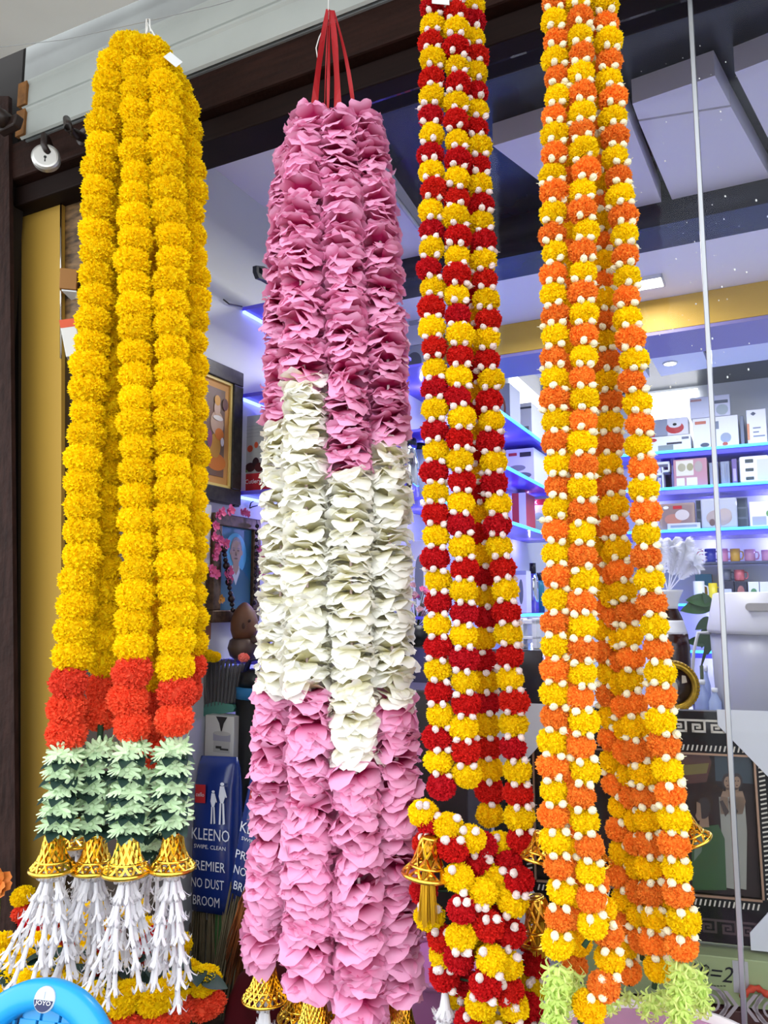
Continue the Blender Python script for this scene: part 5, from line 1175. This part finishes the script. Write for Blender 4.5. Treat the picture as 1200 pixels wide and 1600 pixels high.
o = carton('brown carton with grey scroll and cross pattern at the bottom of the stack', Mb2 @ Matrix.Translation((w * .14, 0, 0)), w * .72, zb_g - .545, .2, pb)
q = MB(); a = onM(Mb2, 1158, 1572); k = .0013
for dx in (-1, 1):
    for dy in (-1, 1):
        for q0, q1 in ((3, 9), (13, 19)):
            q.flat(Mb2, [(a.x + dx * q0 * k, a.y), (a.x + dx * q1 * k, a.y), (a.x + dx * (q1 + 14) * k, a.y + dy * 18 * k), (a.x + dx * (q0 + 14) * k, a.y + dy * 18 * k)], .001)
for dx in (-1, 1):
    cx = a.x + dx * .052
    for r0, r1 in ((.024, .030), (.012, .016)):
        co_ = circ(cx, a.y, r1, r1, 20); ci = circ(cx, a.y, r0, r0, 20)
        for i in range(20): q.flat(Mb2, [co_[i], co_[(i + 1) % 20], ci[(i + 1) % 20], ci[i]], .001)
obj('scroll_print', q, pw, o)
mb = MB(); cr = WP(1178, 1556, Mg.translation + pn * .02, pn)
mb.tube([WP(1158 + 44 * i / 8, 1558 - 14 * math.sin(PI * i / 8), Mg.translation + pn * (.012 + .006 * math.sin(i)), pn) for i in range(9)], [.004 + .003 * (i % 2) for i in range(9)], 7); tag(obj('ribbon_tie', mb, mat('orange_red_ribbon', 'd0482a', .6)), 'orange-red tie lying in front of the pale green carton', 'ribbon')
# ------------------------------------------------------------------ lower left: brush, packs, heap, basket
BT = .542                                               # bench top
def bfront(px, dt): return WP(px, 1300, FP + N * dt, N)
navyc = mat('pack_blue', '17307c', .25, noise=(8, .35), spec=.6); packw = mat('pack_white', 'd6dcea', .45)
def broom_pack(label, px0, px1, py0, py1, dt, lean, lines, dx):
    M, w, h = place(px0, px1, py0, py1, plane=FP + N * dt, x=U)
    H = M.translation.z - BT
    t = thing('broom_pack', label, 'broom', Vector((M.translation.x, M.translation.y, BT)))
    Mr = M @ Matrix.Rotation(lean, 4, 'Z') @ Matrix.Rotation(-.06, 4, 'X')
    mb = MB(); n = 14; prof = [(0, .98, .030), (.1, 1, .033), (.5, 1, .036), (.8, .98, .03), (.93, .94, .02), (1.0, .86, .004)]; vs = []
    for u, wk, d in prof:
        for j in range(n):
            a = 2 * PI * j / n; cx, sy = math.cos(a), math.sin(a); vs.append((w / 2 * wk * abs(cx) ** .45 * (1 if cx > 0 else -1), u * h, d * abs(sy) ** .9 * (1 if sy > 0 else -1) - .036))
    k = len(prof); mb.add(vs, [(i * n + j, i * n + (j + 1) % n, (i + 1) * n + (j + 1) % n, (i + 1) * n + j) for i in range(k - 1) for j in range(n)] + [tuple(range(n))[::-1], tuple((k - 1) * n + j for j in range(n))], 0, True, Mr)
    obj('printed_sleeve', mb, navyc, t)
    # broom grass showing below the sleeve
    random.seed(int(px0)); mb = MB(); 
    for i in range(170):
        x = random.uniform(-.47, .47) * w; z = -.036 + random.uniform(-.026, .026); y1 = random.uniform(-.1, .12) * h
        b = Mr @ Vector((x, y1, z)); e = Mr @ Vector((x * 1.15 + random.gauss(0, .004), -H * random.uniform(.9, .985), z * 1.2)); e.z = max(e.z, BT + .002)
        mb.tube([b, (b + e) / 2 + Vector((random.gauss(0, .002), random.gauss(0, .002), 0)), e], [.0018, .0026, .0012], 4)
    tag(obj('broom_grass', mb, mat('broom_grass', '6b6048', .75, noise=(15, .4)), t), None, None, None, 'stuff')
    mb = MB(); mb.lbox(Mr, w * .12, w * .5, -H * .6, 0, -.034, -.012, 0, .004); obj('green_panel', mb, mat('pack_green', '355a30', .4), t)
    F = Mr @ Matrix.Translation((0, 0, .0012))
    for body, x, y, tw, th, *s in lines: text(body, tw * w, F @ Matrix.Translation((x * w, y * h, 0)), 'lettering', packw, t, th * h)
    q = MB(); q.flat(F, [((-.30 + dx) * w, .70 * h), ((-.06 + dx) * w, .70 * h), ((-.06 + dx) * w, .82 * h), ((-.30 + dx) * w, .82 * h)]); obj('red_badge', q, redc, t)
    text('cello', .19 * w, F @ Matrix.Translation(((-.18 + dx) * w, .755 * h, .0006)), 'lettering', packw, t)
    q = MB()
    for fx, sc in ((.12 + dx, 1), (.32 + dx, 1.25)):
        for poly in (circ(0, .95, .028, .04, 10), [(-.03, .9), (.03, .9), (.045, .66), (.02, .5), (-.02, .5), (-.045, .66)], [(-.03, .5), (-.006, .5), (-.01, .0), (-.035, .0)], [(.006, .5), (.03, .5), (.05, .02), (.02, .0)], [(.03, .88), (.07, .65), (.055, .63), (.02, .8)]):
            q.flat(F, [((fx + x * 1.3 * sc) * w, (.57 + y * .22 * sc) * h) for x, y in poly])
    obj('figure_print', q, packw, t)
    return t, F, w, h
L1 = [('KLEENO', .06, .50, .86, .075), ('SWIPE. CLEAN', .05, .42, .72, .025), ('PREMIER', .02, .30, .78, .06), ('NO DUST', .02, .19, .74, .06), ('BROOM', .0, .08, .6, .06)]
broom_pack('blue broom pack with a red badge, left of the two, standing behind the bells', 288, 356, 1186, 1428, .24, .05, L1, -.02)
broom_pack('blue broom pack with a red badge, right of the two, leaning to the right', 348, 422, 1190, 1408, .185, -.15, L1, .0)
# dust brush: grey bristles over a teal head
t = thing('floor_brush', 'grey bristled floor brush with a teal head standing upside down', 'brush', bfront(335, .41) * 1)
M, w, h = place(304, 372, 1040, 1112, plane=FP + N * .41, x=U)
WL[t.name].z = BT; t.location.z = BT; WM[t.name] = Matrix.Translation(WL[t.name])
M2 = M @ Matrix.Rotation(.05, 4, 'Z')
mb = MB(); mb.prism(M2, [(-w * .62, -.018), (w * .40, .0), (w * .45, .012), (w * .40, .02), (0, .028), (-w * .6, .006)], -.028, .006); obj('brush_head', mb, mat('brush_teal', '4f8a7e', .35), t)
brm = mat('bristle_grey', '5e5e62', .7)
random.seed(8); tuft = MB()
for i in range(12):
    x, y = random.gauss(0, .2), random.gauss(0, .2); tuft.tube([(x, y, 0), (x * 2.2, y * 2.2, 1)], [.10, .05], 4)
tuft = tuft.mesh('bristle_tuft', brm)
for r in range(3):
    for i in range(13):
        u = i / 12; b = M2 @ Vector((-w * .55 + w * .95 * u, .008 + .018 * u, .002 - .012 * r)); e = M2 @ Vector((-w * .62 + w * 1.14 * u + .006, h * random.uniform(.94, 1.03) + (.012 if .2 < u < .8 else 0), .004 - .014 * r)); d = e - b
        inst('bristle_tuft', tuft, t, TRS(b, tilt(d.normalized()), (.017, .017, d.length)))
mb = MB(); mb.tube([M2 @ Vector((-w * .3, -.012, -.012)), Vector((WL[t.name].x, WL[t.name].y + .02, BT + .001))], .011, 10); obj('handle', mb, mat('brush_handle', '3a3c40', .4), t)
# carton with jar print under the brush
M, w, h = place(316, 361, 1118, 1300, plane=FP + N * .375, x=U, zb=None); top = M.translation.z + h
Mx = fr((M.translation.x, M.translation.y, BT + .001), U); hh = top - BT - .001
o = carton('white carton with a printed honey jar standing under the brush', Mx, w, hh, .05, mat('carton_cream', 'cbccc8', .4))
def onp(py): return WP(340, py, Mx.translation, N).z - BT
q = MB(); cols = [mat('jar_dark', '2a2522', .4), mat('jar_lid', '9a9aa8', .3), mat('jar_pale', 'b4b4b0', .4), mat('jar_red', 'b0604a', .5)]
q.flat(Mx, [(-.12 * w, onp(1120)), (.28 * w, onp(1120)), (.16 * w, onp(1130)), (.10 * w, onp(1142)), (.06 * w, onp(1142)), (.0, onp(1130))][::-1], .001, 0)
q.flat(Mx, rect(.06 * w, onp(1147), .10 * w, onp(1130)), .001, 0)
q.flat(Mx, rect(-.2 * w, onp(1158), .40 * w, onp(1146)), .001, 1); q.flat(Mx, rect(-.18 * w, onp(1176), .38 * w, onp(1158)), .001, 2)
q.flat(Mx, [((.1 + .3 * a) * w, onp(1146) + b) for a, b in circ(0, 0, 1, .006, 16)], .0013, 2); q.flat(Mx, rect(-.1 * w, onp(1170), .1 * w, onp(1166)), .0013, 0); q.flat(Mx, rect(.05 * w, onp(1172), .34 * w, onp(1169)), .0013, 0)
obj('jar_print', q, cols, o)
t = thing('spray_gun', 'grey and black appliance handle left of the honey jar carton', 'appliance', Vector((bfront(308, .44).x, bfront(308, .44).y, BT)))
M, w, h = place(298, 324, 1128, 1190, plane=FP + N * .44, x=U)
mb = MB(); mb.prism(M, [(-w / 2, h * .45), (-w / 2, h), (-w * .1, h), (w * .3, h * .85), (w * .5, h * .45)], -.05, 0); obj('grey_top', mb, mat('appliance_grey', '8a8a96', .3), t)
mb = MB(); mb.prism(M, [(-w / 2, -(M.translation.z - BT)), (-w / 2, h * .45), (w * .5, h * .45), (w * .62, -(M.translation.z - BT))], -.05, 0); obj('black_base', mb, black, t)
# black water jug with blue band
t = thing('water_jug', 'black insulated jug with a blue band and a carry handle behind the pink garland', 'jug', Vector((bfront(404, .46).x, bfront(404, .46).y, BT)))
c = WL[t.name]; zz = lambda py: W(404, py, c.y).z; r = 38 * c.y / 1200; T = Matrix.Translation((c.x, c.y, 0))
mb = MB(); mb.lathe([(.001, BT), (r * .95, BT), (r, BT + .02), (r, zz(1090)), (.001, zz(1090))], 28, T); obj('jug_body', mb, mat('jug_black', '101114', .3), t)
mb = MB(); mb.lathe([(r * .9, zz(1090)), (r * 1.01, zz(1090)), (r * 1.01, zz(1072)), (r * .9, zz(1072))], 28, T); obj('blue_band', mb, mat('jug_band', '22689a', .3), t)
mb = MB(); mb.lathe([(.001, zz(1072)), (r * .92, zz(1072)), (r * .85, zz(1050)), (r * .5, zz(1045)), (.001, zz(1045))], 28, T); obj('lid', mb, black, t)
mb = MB(); mb.tube([Vector((c.x - r * .6, c.y - .02, zz(1050))), Vector((c.x - r * .45, c.y - .02, zz(1030))), Vector((c.x - r * .1, c.y - .02, zz(1027))), Vector((c.x + r * .3, c.y - .02, zz(1040))), Vector((c.x + r * .5, c.y - .02, zz(1062)))], .008, 8); obj('carry_handle', mb, mat('jug_navy', '1a1e4a', .3), t)
# sack and orange broom behind the pink garland
t = thing('grass_broom', 'orange-brown soft broom with its fibres fanning out behind the gold bells', 'broom', Vector((bfront(395, .115).x, bfront(395, .115).y, BT)))
random.seed(17); mb = MB(); a0 = W(425, 1330, bfront(410, .118).y)
for i in range(260):
    u = random.random(); e = W(352 + 85 * u, 1470 + random.uniform(0, 70) + 40 * u, bfront(400, .115).y + random.uniform(-.015, .012)); b = a0 + Vector((random.gauss(0, .008), random.gauss(0, .008), 0))
    m_ = (b + e) / 2 + Vector((-.012 * (1 - u), 0, .012)); mb.tube([b, m_, e], [.002, .0026, .0012], 4)
tag(obj('fibres', mb, mat('broom_orange', '9a5a22', .7, noise=(20, .5), col2='5a2018'), t), None, None, None, 'stuff')
mb = MB(); mb.tube([a0 - Z * .02, a0 + Z * .02, a0 + Z * .25], [.014, .011, .010], 10); obj('handle', mb, mat('handle_tan', '8a6a3a', .5), t)
mb = MB(); mb.tube([a0 - Z * .03 + Vector((-.004, -.004, 0)), Vector((a0.x - .01, a0.y, BT + .001))], .012, 8); obj('ferrule', mb, mat('maroon_cloth', '5a1420', .7), t)
mb = MB(); c = bfront(370, .04); M = fr((c.x, c.y, .602), U); n = 18; prof = [(0, 1, 1), (.06, 1.06, 1.05), (.14, .95, .95), (.19, .7, .7), (.21, .3, .3)]
mb.lathe([(.001, 0)] + [(0.085 * a, y) for y, a, b in prof] + [(.001, .205)], n, Matrix.Translation((c.x + .09, c.y - .12, .602)), 0, True, True, (1, .7)); tag(obj('cloth_bundle', mb, mat('maroon_velvet', '420a12', .9, noise=(20, .5), spec=.1), None), 'dark maroon cloth bundle at the bottom, left of the gold bells', 'bundle')

cr_ = MB(); ubox(cr_, bfront(160, 0), -.26, .19, -.14, -.005, .601, .665, 0, .004); tag(obj('crate', cr_, benchw), 'low dark crate under the heap of yellow and vermilion flowers', 'crate')
# heap of bicolour marigold garland on the table
random.seed(51)
HP = thing('flower_heap', 'heaped garland of yellow over vermilion flowers with dark leaves behind the blue basket', 'garland', Vector((-.6, 1.6, .601)))
def clump(px, py, Y, r, red=True):
    p = W(px, py, Y); R = Matrix.Rotation(random.uniform(-.25, .25), 4, 'X') @ Matrix.Rotation(random.uniform(-.5, .1), 4, 'Y') @ rotZ(random.uniform(0, 6))
    f = inst('marigold', random.choice(PY_), HP, TRS(p, R, (r, r, r * 1.0)))
    if red: inst('ruff', random.choice(POR_), HP, TRS(p + Vector((.006, .002, -r * 1.3)), R, (r * 1.12, r * 1.12, r * .95)))
for px, py, Y, r in ((318, 1532, 1.56, .034), (270, 1545, 1.53, .034), (245, 1560, 1.50, .036), (228, 1535, 1.57, .033), (195, 1560, 1.50, .036), (172, 1550, 1.55, .034), (148, 1560, 1.50, .033), (110, 1545, 1.53, .034), (90, 1522, 1.58, .033), (20, 1528, 1.57, .036), (50, 1533, 1.54, .030), (-5, 1510, 1.60, .035)):
    clump(px, py, Y, r)
for px, py, Y, r in ((45, 1490, 1.66, .03), (60, 1475, 1.70, .03), (130, 1500, 1.68, .034), (150, 1460, 1.72, .034), (145, 1425, 1.76, .03), (185, 1505, 1.66, .03), (230, 1455, 1.72, .034), (275, 1480, 1.70, .034), (255, 1500, 1.66, .03), (35, 1400, 1.80, .026), (105, 1440, 1.76, .03), (0, 1480, 1.7, .034), (80, 1500, 1.66, .032), (210, 1420, 1.78, .03), (290, 1520, 1.62, .03)):
    clump(px, py, Y, r, random.random() < .6)
for px, py, Y, r in ((255, 1462, 1.69, .034), (240, 1475, 1.67, .032), (75, 1450, 1.74, .03), (170, 1470, 1.70, .03), (50, 1442, 1.76, .028)):
    inst('marigold', random.choice(PR_), HP, TRS(W(px, py, Y), rotZ(random.uniform(0, 6)), r))
for i in range(46):
    px = random.uniform(-5, 335); py = 1478 + random.uniform(0, 55) + (12 if px > 140 else 0); Y = 1.62 - (py - 1480) / 60 * .10
    inst('leaf', LEAF, HP, TRS(W(px, py, Y), Matrix.Rotation(random.uniform(-.3, .5), 4, 'X') @ rotZ(random.uniform(PI, 2 * PI)), random.uniform(.035, .06)))
mb = MB(); mb.tube([W(-20, 1560, 1.62), W(80, 1520, 1.68), W(180, 1540, 1.66), W(320, 1550, 1.62)], .01, 6); mb.ell(Vector((-.56, 1.66, .688)), (.22, .07, .022), 16, 8); obj('cord', mb, cord_g, HP)
t = thing('cloth_flower', 'red and orange cloth flower at the left edge above the heap', 'flower', W(8, 1395, 1.8))
inst('petals', blossom(91, mat('flame_petal', 'd04a2a', .6, noise=(30, .5), col2='c89030'), 12), t, TRS(W(-2, 1380, 1.8), tilt((0, -1, .3)), .034))
mb = MB(); mb.tube([W(0, 1382, 1.805), W(-6, 1500, 1.8), Vector((W(-6, 1500, 1.8).x, 1.74, .605))], .004, 6); obj('stem', mb, MC['stem_green'], t)

# blue basket with round badge, lying with its mouth to us
blue = mat('basket_blue', '1f97d8', .3, spec=.5)
BY = 1.12; bc_ = W(38, 1703, BY); Rb = .129
Mb = fr(bc_, Vector((.98, -.2, 0)), Vector((.06, .30, .95)))
t = thing('plastic_basket', 'bright blue plastic basket with woven slots and a round badge on its rim', 'basket', Vector((bc_.x, bc_.y, .601)))
mb = MB(); mb.lathe([(Rb * .70, -.012), (Rb * .72, .000), (Rb * .80, .005), (Rb * .93, .003), (Rb * .985, -.004), (Rb, -.016), (Rb * .985, -.022), (Rb * .93, -.012), (Rb * .72, -.014)], 64, Mb, 0, True, False); obj('rim', mb, blue, t)
mb = MB(); mb.lathe([(Rb * .73, -.010), (Rb * .705, -.02), (Rb * .70, -.05), (Rb * .68, -.10), (Rb * .69, -.10), (Rb * .71, -.05), (Rb * .74, -.012)], 48, Mb, 0, True, False); obj('side_wall', mb, blue, t)
mb = MB(); ns = 13
for i in range(ns):
    y = -Rb * .68 + Rb * 1.36 * (i + .5) / ns; x = math.sqrt(max(0, (Rb * .70) ** 2 - y * y))
    for j in range(int(2 * x / .030) + 1):
        x0 = -x + j * .030 + (.015 if i % 2 else 0); x1 = min(x, x0 + .026)
        if x1 > x0 + .004: mb.lbox(Mb, x0, x1, y - .0072, y + .0072, -.032, -.024, 0, .001)
    mb.lbox(Mb, -x, x, y - .0075, y - .0045, -.036, -.030)
for j in range(13):
    x = -Rb * .66 + Rb * 1.32 * j / 12; y = math.sqrt(max(0, (Rb * .70) ** 2 - x * x)); mb.lbox(Mb, x - .002, x + .002, -y, y, -.035, -.029)
obj('woven_floor', mb, blue, t)
v = Mb.inverted() @ WP(69, 1562, Mb @ Vector((0, 0, .006)), Mb.to_3x3() @ Vector((0, 0, 1))); Mg2 = Mb @ Matrix.Translation((v.x, v.y, .0045)) @ Matrix.Rotation(-.0, 4, 'Z'); rb = 17.5 * BY / 1200
mb = MB(); mb.lathe([(.0005, .002), (rb * .9, .002), (rb, .0008), (rb, -.002), (.0005, -.002)], 32, Mg2); bd_ = obj('badge', mb, mat('badge_silver', 'b9c2cc', .4), t)
mb = MB(); mb.flat(Mg2, circ(0, 0, rb * .9, rb * .9, 18, PI + .05, 2 * PI - .05), .0024); obj('badge_field', mb, mat('badge_navy', '1c2350', .3), bd_)
mb = MB(); mb.flat(Mg2, rect(-rb * .03, .001, rb * .03, rb * .6), .0024); obj('badge_line', mb, K('9aa2ae'), bd_)
text('JOYO', rb * 1.45, Mg2 @ Matrix.Translation((0, -rb * .28, .0026)), 'lettering', wink, bd_, rb * .42)
# pink tubs
pinkp = mat('tub_pink', 'c98ab8', .35); rimw = mat('tub_rim', 'e6dfe4', .35)
def tub(label, cx, cy_top, Y, rpx, m, rm, lidz=0, zb=.601):
    c = W(cx, cy_top, Y); r = rpx * Y / 1200; t = thing('plastic_tub', label, 'tub', Vector((c.x, c.y, zb))); T = Matrix.Translation((c.x, c.y, 0))
    mb = MB(); mb.lathe([(.001, zb), (r * .8, zb), (r * .95, c.z - .01), (r * .93, c.z - .008), (.001, c.z - .010)], 48, T); obj('tub_body', mb, m, t)
    mb = MB(); mb.lathe([(r * .95, c.z - .012), (r, c.z - .01), (r, c.z), (r * .93, c.z + .003), (r * .90, c.z - .004), (r * .90, c.z - .012)], 48, T, 0, True, False); obj('rim', mb, rm, t)
    return t

def tubat(label, cx, Y, z, r, m, rm, zb):
    c = W(cx, 1200, Y); c.z = z; t = thing('plastic_tub', label, 'tub', Vector((c.x, c.y, zb))); T = Matrix.Translation((c.x, c.y, 0))
    mb = MB(); mb.lathe([(.001, zb), (r * .8, zb), (r * .95, z - .01), (r * .93, z - .008), (.001, z - .010)], 48, T); obj('tub_body', mb, m, t)
    mb = MB(); mb.lathe([(r * .95, z - .012), (r, z - .01), (r, z), (r * .93, z + .003), (r * .90, z - .004), (r * .90, z - .012)], 48, T, 0, True, False); obj('rim', mb, rm, t)
tubat('pink plastic tub with a white rim at the bottom right, under the lime green tails', 1018, 1.27 - .175, TUBZ, .175, pinkp, rimw, .601)
tubat('mauve plastic tub inside the shop front behind the feet of the pink and red garlands', 690, 1.74, W(690, 1500, 1.74).z, .125, mat('tub_mauve', 'b86a9c', .4), mat('tub_mauve_rim', 'c07aa8', .35), BT)
